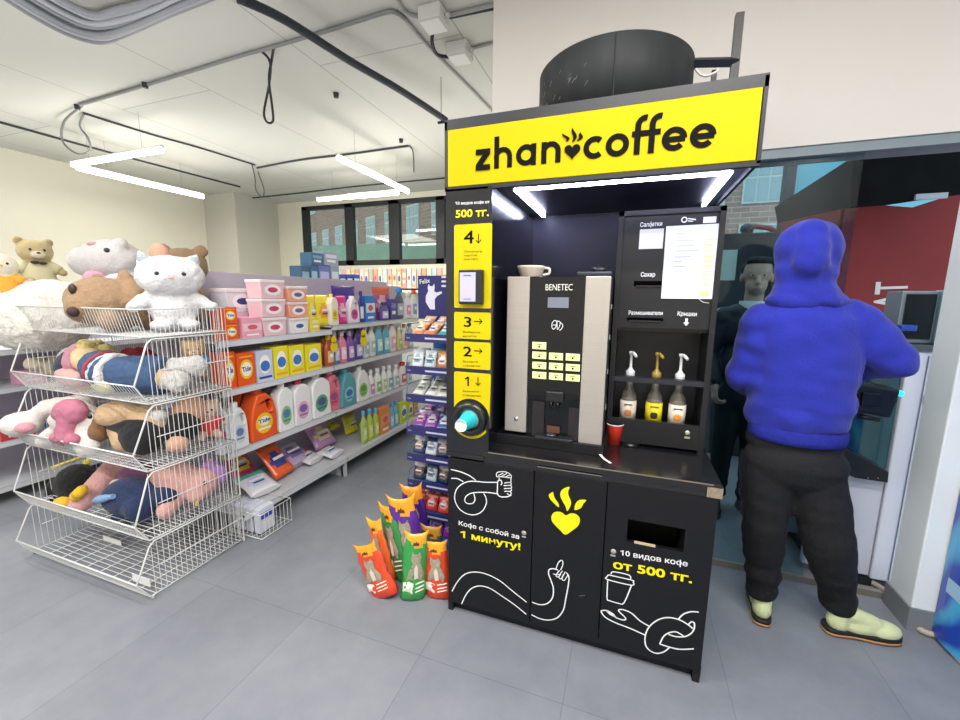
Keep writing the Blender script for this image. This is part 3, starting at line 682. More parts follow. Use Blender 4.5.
# dispensing bay
m=MB(); m.box(-.418,-.178,MY+.016,MY+.022,RZ,1.12); m.box(-.39,-.335,MY+.0,MY+.017,RZ+.002,1.075); m.box(-.225,-.18,MY+.004,MY+.017,RZ+.002,1.06); m.build('bay_cover',mat('#1b1517',.25,coat=.4),V)
m=MB(); m.box(-.33,-.25,MY-.01,MY+.018,1.08,1.13,bev=.006); m.tube([(-.305,MY,1.08),(-.305,MY,1.055)],.006,8); m.tube([(-.275,MY,1.08),(-.275,MY,1.055)],.006,8); m.build('spout',mat('#1a1b1e',.3),V)
m=MB(); m.box(-.37,-.20,MY-.03,MY+.018,RZ+.002,RZ+.016,bev=.004); m.ball((-.30,MY-.01,RZ+.022),(.03,.02,.010)); m.build('drip_tray',mat('#20252b',.25,coat=.4),V)
m=MB(); m.box(-.32,-.262,MY-.0,MY+.012,RZ+.03,RZ+.06); m.build('bay_window',mat('#5a3a2c',.3),V)
m=MB()
for z in (1.06,1.22,1.37,1.5): m.box(MX1-.002,MX1+.004,MY+.03,MY+.05,z,z+.02)
m.build('side_latch',mat('#9da0a3',.4,metal=.6),V)
# bowl on machine
c=at(530,275,1,1.9); BX=c.x
t=thing('cream_bowl','cream floral bowl with small handle on top of coffee machine','bowl',(BX,1.92,MZ))
m=MB(); m.lathe([(0,.001),(.045,.001),(.05,.008),(.062,.042),(.0665,.05),(.063,.054),(.058,.05),(.048,.012),(0,.008)],(BX,1.92,MZ),28); m.build('bowl',mat('#d8cdb8',.3,var=.15,scale=25),t)
m=MB(); m.tube(spline([(BX+.058,1.92,MZ+.045),(BX+.085,1.92,MZ+.04),(BX+.083,1.92,MZ+.018),(BX+.056,1.92,MZ+.012)],5),.006,8); m.build('handle',mat('#ddd5c5',.3),t)
t=thing('hopper_lid','dark lid with knob lying on top right of the coffee machine','lid',(-.14,1.95,MZ))
m=MB(); m.box(-.225,-.075,1.86,2.1,MZ+.0,MZ+.024,bev=.008); m.build('lid',mat('#1c2530',.4),t)
m=MB(); m.lathe([(0,.0),(.032,0),(.032,.012),(.024,.022),(0,.024)],(-.13,1.93,MZ+.024),20); m.tube([(-.165,1.92,MZ+.03),(-.13,1.93,MZ+.05)],.01,8); m.build('knob',mat('#14171b',.35),t)

# ================================================================== condiment tower
TX0,TX1,TY=-.066,.352,1.98
m=MB(); m.box(TX0,TX0+.022,TY,YB-.02,.858,1.925); m.box(TX1-.022,TX1,TY,YB-.02,.858,1.925); m.box(TX0,TX1,TY,YB-.02,1.905,1.925); m.box(TX0+.022,TX1-.022,TY+.012,TY+.03,1.415,1.905); m.box(TX0+.022,TX1-.022,TY+.03,YB-.02,1.40,1.418)
m.box(TX0+.022,TX1-.022,TY+.2,TY+.215,.858,1.40); m.box(TX0+.022,TX1-.022,TY+.004,TY+.2,.88,.90)
TW=part('condiment_tower',m,mat('#131418',.4,bump=.02,scale=150))
m=MB(); m.box(TX0+.022,TX1-.022,TY+.003,TY+.045,1.163,1.185); part('bottle_rail',m,mat('#26282d',.4),TW)
m=MB(); m.box(TX0+.022,TX1-.022,TY+.002,TY+.02,.872,.985); LB=part('drawer_front',m,mat('#17181b',.4),TW)
yT=TY+.0115
m=MB(); x0,x1,z0,z1=box_px(640,229.5,662.5,248.5,yT); m.box(x0,x1,yT-.002,yT+.001,z0,z1); sl=part('napkin_slot',m,mat('#d8d9d6',.8,bump=.4,scale=20),TW)
for l,t_,r,b_ in ((634,281,663,286.2),(627,317.3,663,321.5)):
    x0,x1,z0,z1=box_px(l,t_,r,b_,yT); m=MB(); m.box(x0,x1,yT-.001,yT+.001,z0,z1); part('dispenser_slot',m,SEAM,TW)
    m=MB(); m.box(x0+.01,x1-.005,yT-.008,yT,z0-.003,z0+.003); part('slot_lip',m,mat('#0b0b0d',.2,coat=.5),TW)
def ttext(s,l,b_,r,b2,h):
    m=MB(); text(m,s,at(l,b_,1,yT-.001),at(r,b2,1,yT-.001),h,.03); part('lettering',m,WHT,TW)
ttext('Салфетки',640.2,227,662,225.6,.018); ttext('Сахар',640.8,276.6,655,276.4,.018); ttext('Размешиватели',628.6,314.5,662.5,315,.017); ttext('Крышки',677.5,315.5,696.5,316.2,.018)
c=at(686.3,322.5,1,yT-.001); m=MB(); m.prism([(c.x-.005,c.z+.018),(c.x-.005,c.z),(c.x-.012,c.z),(c.x,c.z-.015),(c.x+.012,c.z),(c.x+.005,c.z),(c.x+.005,c.z+.018)],yT-.001,yT-.0014); part('arrow',m,WHT,TW)
m=MB(); c=at(688,219.5,1,yT-.001); ribbon(m,arc(c.x-.014,c.z,.010,0,360,16),.005,c.y); ribbon(m,[(c.x,c.z+.004),(c.x+.03,c.z-.002)],.005,c.y); ribbon(m,[(c.x,c.z-.006),(c.x+.02,c.z-.008)],.004,c.y); part('logo_sticker',m,WHT,TW)
m=MB(); x0,x1,z0,z1=box_px(703.5,217,716,222.5,yT); m.box(x0,x1,yT-.001,yT,z0,z1); part('white_sticker',m,WHT,TW)
# price list paper
P=thing('price_list','white paper price list with faint lines taped on the tower','paper',tuple(at(690,262,1,yT-.004)))
q=[at(666.3,226.3,1,yT-.004),at(661,298.5,1,yT-.004),at(716.6,299,1,yT-.006),at(723.3,223.2,1,yT-.004)]
m=MB(); m.quad(*q); m.quad(*[v+Vector((0,.0008,0)) for v in q[::-1]]); S_=m.build('sheet',mat('#dfe6e3',.7),P)
def pq(u,v): return q[0].lerp(q[3],u).lerp(q[1].lerp(q[2],u),v)+Vector((0,-.0006,0))
m=MB()
for k,(v,l) in enumerate(((.10,.18),(.20,.30),(.27,.32),(.34,.40),(.42,.28),(.48,.12),(.55,.2),(.62,.18),(.67,.16),(.73,.1),(.80,.42))): m.quad(pq(.2,v),pq(.2,v+.008),pq(.2+l,v+.008),pq(.2+l,v))
m.build('faint_lines',mat('#aab3b0',.8),S_)
m=MB()
for v in (.2,.27,.34,.42,.48,.55,.62,.67,.73,.8):
    m.m(0).quad(pq(.72,v-.006),pq(.72,v+.018),pq(.86,v+.018),pq(.86,v-.006)); m.m(1).quad(pq(.73,v),pq(.73,v+.01),pq(.75,v+.01),pq(.75,v)); m.quad(pq(.80,v),pq(.80,v+.01),pq(.82,v+.01),pq(.82,v))
m.m(0); cc=[pq(.78+.09*math.cos(a),.93+.05*math.sin(a)) for a in [2*PI*k/16 for k in range(16)]]
f=m.bm.faces.new([m.bm.verts.new(v) for v in cc][::-1]); m.build('yellow_marks',[mat('#dfe695',.8),mat('#6d7268',.8)],S_)
m=MB(); m.tube(spline([at(699,299,1,yT-.004),at(703,302,1,yT-.004),at(709,303,1,yT-.004)],4),.0015,5); m.build('tape_curl',mat('#cfd2d0',.5),P)
# syrup bottles
GL=mat('#c9c2b4',.08,trans=.75,coat=.3)
def syrup(px,label,pump,lab,acc,py_top):
    bx=at(px,400,1,2.075).x; by=2.08; z0=.902; t=thing('syrup_bottle',label,'bottle',(bx,by,z0))
    m=MB(); m.lathe([(0,0),(.034,0),(.037,.006),(.037,.16),(.033,.185),(.018,.215),(.0145,.24),(.0145,.262),(.018,.264),(.018,.272),(0,.272)],(bx,by,z0),24); b_=m.build('bottle',GL,t)
    m=MB(); m.lathe([(.0372,.05),(.0378,.05),(.0378,.155),(.0372,.155)],(bx,by,z0),28); l_=m.build('label',mat(lab,.6),t)
    m=MB(); 
    if acc: 
        yy=by-.0385; m.m(0); m.ball((bx,yy+.003,z0+.095),(.017,.004,.02),sub=2); m.m(1); m.box(bx-.018,bx+.018,yy-.001,yy+.002,z0+.135,z0+.140); m.build('fruit_print',[mat(acc,.6),mat('#5a5148',.6)],l_)
    m=MB(); m.lathe([(.019,.272),(.021,.274),(.021,.297),(.014,.302),(.010,.31),(.0065,.315),(.0065,.375),(.011,.378),(.012,.392),(0,.394)],(bx,by,z0),18); m.tube([(bx,by,z0+.386),(bx+.012,by-.02,z0+.384),(bx+.022,by-.036,z0+.372)],[.009,.008,.006],8); m.build('pump',mat(pump,.35),t)
syrup(628.5,'left syrup bottle with white pump and pale label on the tower','#dfe3e6','#d9cfc0','#c07a45',344)
syrup(654.5,'middle syrup bottle with golden pump and bright yellow label','#a98d3f','#e5d419','#2b2a1c',348)
syrup(678,'right syrup bottle with white pump and orange fruit on label','#e3e8ea','#e0dbd2','#e8912c',346)
m=MB(); c=at(687.5,433,1,TY-.0); m.lathe([(0,.004),(.010,.004),(.011,0)],(c.x,TY+.001,c.z),16,axis=R90); m.box(c.x-.011,c.x+.011,TY-.002,TY+.001,c.z-.026,c.z-.017); part('lock',m,mat('#bdb8a8',.3,metal=.5),LB)
# red cup and dark lid on the counter
c=at(614,443,2,.858); 
t=thing('red_paper_cup','red paper cup standing on counter beside the coffee machine','cup',(c.x,c.y+.0,.858))
m=MB(); z=.858; m.lathe([(0,.003),(.027,.003),(.027,0),(.028,0),(.0385,.096)],(c.x,c.y,z),28); m.lathe([(.037,.094),(.028,.01),(0,.008)],(c.x,c.y,z),28); m.build('cup',mat('#d83a24',.5),t)
m=MB(); m.lathe([(.0370,.094),(.0400,.094),(.0403,.099),(.0375,.099)],(c.x,c.y,z),28); m.lathe([(.0368,.098),(.0285,.012),(0,.011)],(c.x,c.y,z),28); m.build('white_inside',mat('#e9e7e2',.6),t)
c=at(630,444.5,2,.858)
m=MB(); m.lathe([(0,.012),(.026,.012),(.029,.016),(.034,.014),(.040,.006),(.041,0),(0,0)],(c.x,c.y,.858),28); tag(m.build('cup_lid',mat('#131316',.3)),'black plastic cup lid lying on counter right of red cup','lid')
c=at(640,441.5,2,.858)
m=MB(); m.box(c.x-.03,c.x+.012,c.y-.02,c.y+.02,.858,.866,bev=.002); tag(m.build('cardboard_scrap',mat('#a08b6c',.8)),'small brown cardboard scrap lying by the foot of the tower','cardboard')
a,b_,c_=at(600,456,2,.8585),at(604,460,2,.8585),at(611,464,2,.8585)
m=MB(); p=spline([a+Vector((0,0,.008)),b_+Vector((0,0,.006)),c_+Vector((0,0,.003))],5)
for u,v in zip(p,p[1:]):
    n=(v-u).cross(Vector((0,0,1))).normalized()*.006; m.quad(u-n,v-n,v+n,u+n)
tag(m.build('paper_strip',mat('#e8eaea',.7)),'small curled white paper strip on front edge of counter','paper')
# drum and pole on the roof
t=thing('black_drum','scuffed black drum standing on the roof of the kiosk','drum',(-.13,2.12,2.27))
def dscr(): pass
m=MB(); m.lathe([(.305,.0),(.325,.0),(.325,.255),(.318,.262),(.305,.255),(.305,.0)],(-.13,2.08,2.27),64); m.lathe([(0,.01),(.31,.01)],(-.13,2.08,2.27),48); m.build('shell',mat('#1f2225',.62,var=.5,scale=14,stretch=(1,1,.25),spec=.3),t)
m=MB(); a=math.radians(-86); m.tube([(-.13+.327*math.cos(a),2.08+.327*math.sin(a),2.275),(-.13+.327*math.cos(a),2.08+.327*math.sin(a),2.52)],.003,5); m.build('seam',mat('#0d0e10',.6),t)
m=MB()
for k in range(16):
    a=math.radians(random.uniform(-150,-95)); z=2.27+random.uniform(.07,.2); d=random.uniform(.02,.05)
    m.tube([(-.13+.3262*math.cos(a),2.08+.3262*math.sin(a),z),(-.13+.3262*math.cos(a+d),2.08+.3262*math.sin(a+d),z+d*.4)],.0012,4)
m.build('scuff_marks',mat('#70757a',.7),t)
t=thing('roof_bracket','black upright post with arm bolted on kiosk roof behind the drum','bracket',(.345,2.1,2.27))
pp=at(740,14,1,2.1); m=MB(); m.box(pp.x-.016,pp.x+.014,2.085,2.115,2.27,pp.z); m.build('post',mat('#17181b',.4),t)
m=MB(); a=at(676,73,1,2.1); b_=at(737,62,1,2.1); m.tube([(a.x,2.02,a.z),(b_.x,2.1,b_.z)],.02,4); m.box(pp.x-.085,pp.x-.065,2.09,2.11,2.27,at(720,70,1,2.1).z); m.build('arm',mat('#202226',.4),t)
m=MB(); w_=[at(x,y,1,2.05) for x,y in ((692,62),(698,72),(705,76),(716,72),(718,68))]; m.tube(spline(w_,5),.005,6); m.build('white_wire',mat('#d9d6cd',.5),t)
# ================================================================== GONDOLA
GX0,GXF=-2.72,-2.2
SHM=mat('#c3c6cc',.45); PANM=mat('#bdb4c6',.55)
def gondola(name,label,x0,xb,xt,y0,y1,segs,zs,ztop,facing=1):
    """panel at x0, base shelf reaching xb, upper shelves reaching xt"""
    t=thing(name,label,'shelving',((x0+xb)/2,(y0+y1)/2,0))
    for k,(a,b) in enumerate(segs):
        m=MB(); m.box(x0-.02*facing if facing>0 else x0,x0 if facing>0 else x0+.02,a,b,.05,ztop,bev=.002); m.build('back_panel',PANM,t)
        for q,z in enumerate(zs):
            zz=z+(.03 if q==3 and k else 0)
            xf=xb if q==0 else xt
            xa,xz=min(x0,xf),max(x0,xf)
            m=MB(); m.box(xa,xz,a+.003,b-.003,zz-.012,zz); xe=xf
            m.box(min(xe,xe-.012*facing),max(xe,xe-.012*facing),a+.003,b-.003,zz-.038,zz+.004)
            s=m.build('shelf',SHM,t)
            m=MB(); m.box(min(xe,xe+.003*facing),max(xe,xe+.003*facing),a+.01,b-.01,zz-.036,zz-.002); m.build('price_rail',mat('#d3d6dc',.35),s)
        m=MB(); m.box(min(x0,xb-.03*facing),max(x0,xb-.03*facing),b-.03,b,0,zs[0]-.02); m.box(min(xb-.05*facing,xb-.01*facing),max(xb-.05*facing,xb-.01*facing),b-.03,b+.0,0,zs[0]-.015); m.build('base_foot',SHM,t)
    return t
ZS=(.165,.555,.955,1.262)
gondola('shelving_unit','long grey shelving unit full of detergents behind the plush bins',GX0,GXF,-2.30,1.74,4.25,((1.74,2.76),(2.76,4.25)),ZS,1.70)
gondola('shelving_unit','rear side grey shelving backing onto the detergent shelves',-2.76,-3.25,-3.2,1.9,4.6,((1.9,3.1),(3.1,4.6)),(.165,.6,1.05,1.55),1.66,-1)
gondola('shelving_unit','low grey shelving far left behind the plush bins',-4.75,-4.25,-4.3,1.2,3.2,((1.2,3.2),),(.12,.44,.84,1.12),1.3)
OR='#e8581c'; 
def dims(l,t,r,b,xf,zs):
    p=at(l,b,0,xf); q=at(r,b,0,xf); mx=(l+r)/2; z=at(mx,t,0,xf).z
    return p.y,q.y,max(.03,z-zs)
def place(t,xf,y0,y1,d,zs,yaw=0):
    t.location=(xf-d/2,(y0+y1)/2,zs); t.rotation_euler=(0,0,PI/2+yaw)
def lab_oval(m,cx,cz,rx,rz,y,mi): m.m(mi); m.prism([(cx+rx*math.cos(a),cz+rz*math.sin(a)) for a in [2*PI*k/18 for k in range(18)]],y,y-.0008)
def carton(name,label,cat,w,d,h,c,style='plain',c2='#f4f1e6',txt=None,grp=None):
    t=thing(name,label,cat,(0,0,0),grp); m=MB(); m.box(-w/2,w/2,-d/2,d/2,0,h,bev=.002); b=m.build('box',mat(c,.4),t)
    m=MB(); y=-d/2-.0008
    if style=='tide':
        lab_oval(m,0,h*.5,w*.36,h*.3,y,0); lab_oval(m,0,h*.5,w*.28,h*.22,y-.0004,1); m.m(2)
        text(m,txt or 'Tide',(-w*.24,y-.002,h*.43),(w*.24,y-.002,h*.45),h*.15,.05); m.m(0).box(-w*.35,w*.35,y-.0006,y,h*.86,h*.9)
        M_=[mat('#f2c21e',.4),mat('#f7f3e8',.4),mat('#1c2f86',.4)]
    elif style=='sun':
        lab_oval(m,0,h*.55,w*.34,h*.3,y,0); lab_oval(m,0,h*.5,w*.3,h*.17,y-.0004,1); m.m(2).box(-w*.25,w*.25,y-.0008,y,h*.47,h*.54); m.m(2).box(-w*.4,w*.4,y-.0006,y,h*.1,h*.17)
        M_=[mat('#f8f6ea',.4),mat('#3d74c9',.4),mat(c2,.4)]
    elif style=='band':
        m.m(0).box(-w*.46,w*.46,y-.0006,y,h*.35,h*.72); m.m(1); lab_oval(m,0,h*.53,w*.25,h*.12,y-.0005,1); m.m(2).box(-w*.3,w*.3,y-.0006,y,h*.12,h*.2)
        M_=[mat(c2,.4),mat('#d85a6a',.4),mat('#f6f6f6',.4)]
    else:
        m.m(0).box(-w*.38,w*.38,y-.0006,y,h*.55,h*.8); m.m(1).box(-w*.3,w*.3,y-.0006,y,h*.25,h*.42); M_=[mat(c2,.4),mat('#e9e9e9',.4)]
    m.build('label',M_,t)

    return t
def tub(label,w,d,h,c,lc,cat='tub'):
    t=thing('plastic_tub',label,cat); m=MB(); m.prism([(-w*.44,0),(w*.44,0),(w*.49,h*.85),(-w*.49,h*.85)],-d/2+.005,d/2-.005,bev=.004); m.build('body',mat(c,.3,coat=.3),t)
    m=MB(); m.box(-w/2,w/2,-d/2,d/2,h*.82,h*.985,bev=.004); m.build('lid',mat('#ece3e6',.3,coat=.3),t)
    m=MB(); y=-d/2+.0035; lab_oval(m,0,h*.45,w*.33,h*.3,y,0); lab_oval(m,0,h*.45,w*.2,h*.14,y-.0006,1); m.build('label',[mat('#f4eff2',.4),mat(lc,.4)],t); return t
def jug(label,w,d,h,c,cap,lc1,lc2,hole=True,shape=0,grp=None,txt=None):
    t=thing('detergent_jug',label,'jug',(0,0,0),grp); W=w/2
    if shape==0: o=[(-W*.92,0),(W*.92,0),(W,h*.08),(W,h*.38),(W*.92,h*.6),(W*.72,h*.76),(W*.42,h*.84),(W*.30,h*.88),(-W*.36,h*.88),(-W*.55,h*.8),(-W*.86,h*.58),(-W,h*.36),(-W,h*.08)]
    else: o=[(-W*.9,0),(W*.9,0),(W,h*.1),(W*.93,h*.36),(W,h*.58),(W*.9,h*.76),(W*.5,h*.86),(W*.28,h*.89),(-W*.28,h*.89),(-W*.5,h*.86),(-W*.9,h*.76),(-W,h*.58),(-W*.93,h*.36),(-W,h*.1)]
    o=[(v.x,v.y) for v in spline([Vector((a,b,0)) for a,b in o],2,True)]
    hl=[[(W*.42+W*.17*math.cos(a)-.25*W*math.sin(a)*.4,h*.62+h*.105*math.sin(a)) for a in [2*PI*k/12 for k in range(12)]]] if hole else []
    m=MB(); m.prism(o,-d/2,d/2,holes=hl,bev=min(d*.16,w*.07)); m.build('body',mat(c,.35,coat=.3),t)
    m=MB(); cx=-W*.03; m.lathe([(w*.17,h*.87),(w*.17,h*.985),(w*.15,h),(0,h)],(cx,0,0),16); m.build('cap',mat(cap,.35),t)
    m=MB(); y=-d/2-.0006; lab_oval(m,-W*.06,h*.32,W*.66,h*.2,y,0); lab_oval(m,-W*.06,h*.36,W*.45,h*.09,y-.0006,1); m.m(1).box(-W*.5,W*.4,y-.001,y,h*.2,h*.235)
    if txt: m.m(2); text(m,txt,(-W*.5,y-.0025,h*.33),(W*.38,y-.0025,h*.34),h*.075,.05)
    m.build('label',[mat(lc1,.4),mat(lc2,.4),mat('#1c2f86',.4)],t); return t
def bottle(label,w,d,h,c,cap,lc,name='detergent_bottle',lc2='#f3f3f3',tagc=None,grp=None):
    t=thing(name,label,'bottle',(0,0,0),grp); r=w/2; m=MB()
    m.lathe([(0,0),(r*.9,0),(r,h*.03),(r,h*.55),(r*.9,h*.66),(r*.55,h*.78),(r*.36,h*.84),(r*.36,h*.87),(0,h*.87)],(0,0,0),18,sx=1,sy=min(1,d/w)); m.build('body',mat(c,.3,coat=.3),t)
    m=MB(); m.lathe([(r*.42,h*.85),(r*.42,h*.97),(r*.36,h),(0,h)],(0,0,0),14); m.build('cap',mat(cap,.35),t)
    m=MB(); k=d/w if d<w else 1
    for q in range(8):
        a=-PI/2-.75+1.5*q/8; b=a+1.5/8; R=r*1.012
        m.m(0 if 1 else 1); m.quad((R*math.cos(a),k*R*math.sin(a),h*.12),(R*math.cos(b),k*R*math.sin(b),h*.12),(R*math.cos(b),k*R*math.sin(b),h*.5),(R*math.cos(a),k*R*math.sin(a),h*.5))
        R=r*1.02
        if 1<q<6: m.m(1); m.quad((R*math.cos(a),k*R*math.sin(a),h*.28),(R*math.cos(b),k*R*math.sin(b),h*.28),(R*math.cos(b),k*R*math.sin(b),h*.4),(R*math.cos(a),k*R*math.sin(a),h*.4))
    m.build('label',[mat(lc,.4),mat(lc2,.4)],t)
    if tagc:
        m=MB(); m.prism(arc(0,h*.62,w*.42,0,360,10)[:-1],-r*1.12,-r*1.12-.002); m.prism(arc(0,h*.86,w*.3,0,360,10)[:-1],-r*1.12,-r*1.12-.002); m.build('neck_tag',mat(tagc,.5),t)
    return t
def pouch(label,w,d,h,c,c1,c2,name='refill_pouch',cat='pouch',lean=0,top=None,grp=None,pattern=2):
    t=thing(name,label,cat,(0,0,0),grp); m=MB(); n=9; nz=8; F=[];Bk=[]
    def prof(u,v): # thickness
        return d/2*(math.sin(PI*min(1,max(0,u)))**.45)*(1-v)**.45*(1 if v>.02 else .9)
    for j in range(nz+1):
        v=j/nz; fr_=[];br=[]
        for i in range(n+1):
            u=i/n; x=(u-.5)*w*(1-.06*math.sin(PI*v)+.03*noise.noise(Vector((u*3,v*4,w*50))))
            th=prof(u,v); wob=.12*d*noise.noise(Vector((u*4+w*9,v*5,h*20)))
            fr_.append(m.bm.verts.new((x,-th+wob*.5,v*h))); br.append(m.bm.verts.new((x,th+wob*.5+.0005,v*h)))
        F.append(fr_); Bk.append(br)
    for j in range(nz):
        for i in range(n):
            u=(i+.5)/n; v=(j+.5)/nz
            mi=0
            if v>.8: mi=1
            elif pattern==2 and ((u-.5)/.34)**2+((v-.47)/.24)**2<1: mi=2
            elif pattern==1 and v<.35: mi=2
            f=m.bm.faces.new((F[j][i],F[j][i+1],F[j+1][i+1],F[j+1][i])); f.material_index=mi; f.smooth=True
            f=m.bm.faces.new((Bk[j][i+1],Bk[j][i],Bk[j+1][i],Bk[j+1][i+1])); f.material_index=0; f.smooth=True
    for j in range(nz):
        m.bm.faces.new((F[j][0],F[j+1][0],Bk[j+1][0],Bk[j][0])); m.bm.faces.new((F[j][n],Bk[j][n],Bk[j+1][n],F[j+1][n]))
    for i in range(n):
        m.bm.faces.new((F[0][i+1],F[0][i],Bk[0][i],Bk[0][i+1])); f=m.bm.faces.new((F[nz][i],F[nz][i+1],Bk[nz][i+1],Bk[nz][i])); f.material_index=1
    m.build('bag',[mat(c,.3,coat=.4),mat(c1,.3,coat=.4),mat(c2,.35)],t); 
    m=MB(); m.m(0).box(-w*.25,w*.25,-d/2-.003,-d/2-.001,h*.47,h*.55); m.m(1).box(-w*.18,w*.18,-d/2-.003,-d/2-.001,h*.37,h*.42); m.build('label',[mat('#f2eef0',.5),mat('#3b3f86',.5)],t)
    return t
XT=-2.305; Z3,Z2,Z1,Z0=1.264,.957,.557,.167; Z3b=1.294
def put(fn,l,t,r,b,xf,zs,d=None,yaw=0,**kw):
    y0,y1,h=dims(l,t,r,b,xf,zs); w=(y1-y0)*.97; d=d or w*.6
    o=fn(w,d,h,**kw); place(o,xf-.008,y0,y1,d,zs,yaw); return o,(y0,y1,h,w,d)
# --- top shelf
z=Z3
def stack(fns,l,t,r,b,xf,zs,d,n):
    y0,y1,h=dims(l,t,r,b,xf,zs); w=(y1-y0)*.97; hh=h/n
    for k in range(n):
        o=fns[k](w,d,hh-.0015); place(o,xf-.008,y0,y1,d,zs+k*hh)
stack([lambda w,d,h:carton('detergent_box','lower orange detergent box at left end of the top shelf','box',w,d,h,OR,'tide',txt='Tide'),lambda w,d,h:carton('detergent_box','upper orange detergent box at left end of the top shelf','box',w,d,h,OR,'tide',txt='Tide')],226,307,240,337,XT,Z3,.12,2)
put(lambda w,d,h:carton('wipes_box','pink wipes box below the white lidded container on top shelf','box',w,d,h,'#e8a3b8','band','#f3c9d4'),243.5,317.5,264,335.5,XT,Z3,.16)
stack([lambda w,d,h:carton('wipes_box','pale pink box supporting the white lidded container','box',w,d,h,'#dcb4c6','plain','#e9ccd8'),lambda w,d,h:tub('large white lidded container with blue print on top shelf',w,d,h,'#d9d7e2','#39407c','container')],230,288,263,336,XT-.17,Z3,.16,2)
stack([lambda w,d,h,k=k:tub(('bottom','middle','top')[k]+' tub of three translucent pink tubs stacked on top shelf',w,d,h,'#e9c3cc','#c83c66') for k in range(3)],264,279.5,289,333,XT,Z3,.14,3)
stack([lambda w,d,h:tub('white tub with blue oval under the two peach tubs',w,d,h,'#e9e6ea','#2f5fae'),lambda w,d,h:tub('lower peach tub standing on the white blue-label tub',w,d,h,'#f0a58e','#7b5f8f'),lambda w,d,h:tub('upper peach tub standing on the white blue-label tub',w,d,h,'#f0a58e','#7b5f8f')],291,286,311,331,XT,Z3,.13,3)
put(lambda w,d,h:carton('yellow_packet','small yellow packet right of the peach and white tubs','packet',w,d,h,'#e8d447','plain','#f4ec9c'),311.5,317,321,329,XT,Z3,.08)
XU=-2.36
for l,t,r,lab,c,c1,c2 in ((310,295,320,'left yellow refill pouch on top shelf','#efd90e','#f5e33a','#f7ee8a'),(320,295,333,'wide yellow refill pouch with orange oval on top shelf','#f1dc12','#f5e33a','#f0a63c')):
    put(lambda w,d,h:pouch(lab,w,d,h,c,c1,c2),l,t,r,325,XU,Z3b,.07)
put(lambda w,d,h:jug('white jug with yellow cap between yellow and magenta packs',w,d,h,'#e9ead8','#f1dc12','#f1dc12','#c9a81a',False,1),332.5,294,340,322,XU+.03,Z3b,.07)
put(lambda w,d,h:pouch('magenta refill pouch on top shelf',w,d,h,'#e0218f','#d51b86','#f6a5cf'),339.5,296,350,322,XU,Z3b,.06)
put(lambda w,d,h:jug('white jug with pink print right of the magenta pouch',w,d,h,'#ede4ee','#f0eef2','#e35aa3','#a33a86',True,0),350.5,296,361,321,XU,Z3b,.06)

put(lambda w,d,h:pouch('tall violet pouch standing behind the magenta pouch',w,d,h,'#4a22a0','#3d1b90','#5a35bb'),335,286,359,322,XU-.10,Z3b,.05)
put(lambda w,d,h:bottle('slim navy bottle with stripes left of the blue white pack',w,d,h,'#2a2f86','#332a7c','#dfe3ee'),361,291,366,319,XU,Z3b,.035)
put(lambda w,d,h:carton('detergent_pack','blue and white pack with sky pattern on top shelf','pack',w,d,h,'#2a7fd0','band','#d8ecf6'),366.5,296,376.5,318.5,XU,Z3b,.06)
put(lambda w,d,h:pouch('red and violet refill pouch behind the purple jar',w,d,h,'#b0509a','#d9603f','#e7b7cc'),375,287,393,314,XU-.06,Z3b,.05)
put(lambda w,d,h:bottle('squat purple jar with dark lid near the far end',w,d,h,'#5b4b90','#2b2650','#c9c4e4',name='purple_jar'),382.5,302,391,315.5,XU+.02,Z3b,.05)
put(lambda w,d,h:carton('violet_packet','violet packet right of the purple jar on top shelf','packet',w,d,h,'#4e4796','plain','#7e7ac0'),391.5,299,397.5,313,XU,Z3b,.05)
put(lambda w,d,h:bottle('dark spray bottle with bright blue head on top shelf',w,d,h,'#4b5a78','#1489d6','#a9b6c6'),397.5,288,406,311.5,XU,Z3b,.05)
put(lambda w,d,h:bottle('white bottle with pink label at far end of top shelf',w,d,h,'#eae7ef','#f2f0f4','#e293b8'),407,292,413,310.5,XU,Z3b,.05)
put(lambda w,d,h:bottle('white bottle with red cap at far end of top shelf',w,d,h,'#e6e9f2','#d4472f','#7d9ad0'),413.5,290,419,310,XU,Z3b,.05)
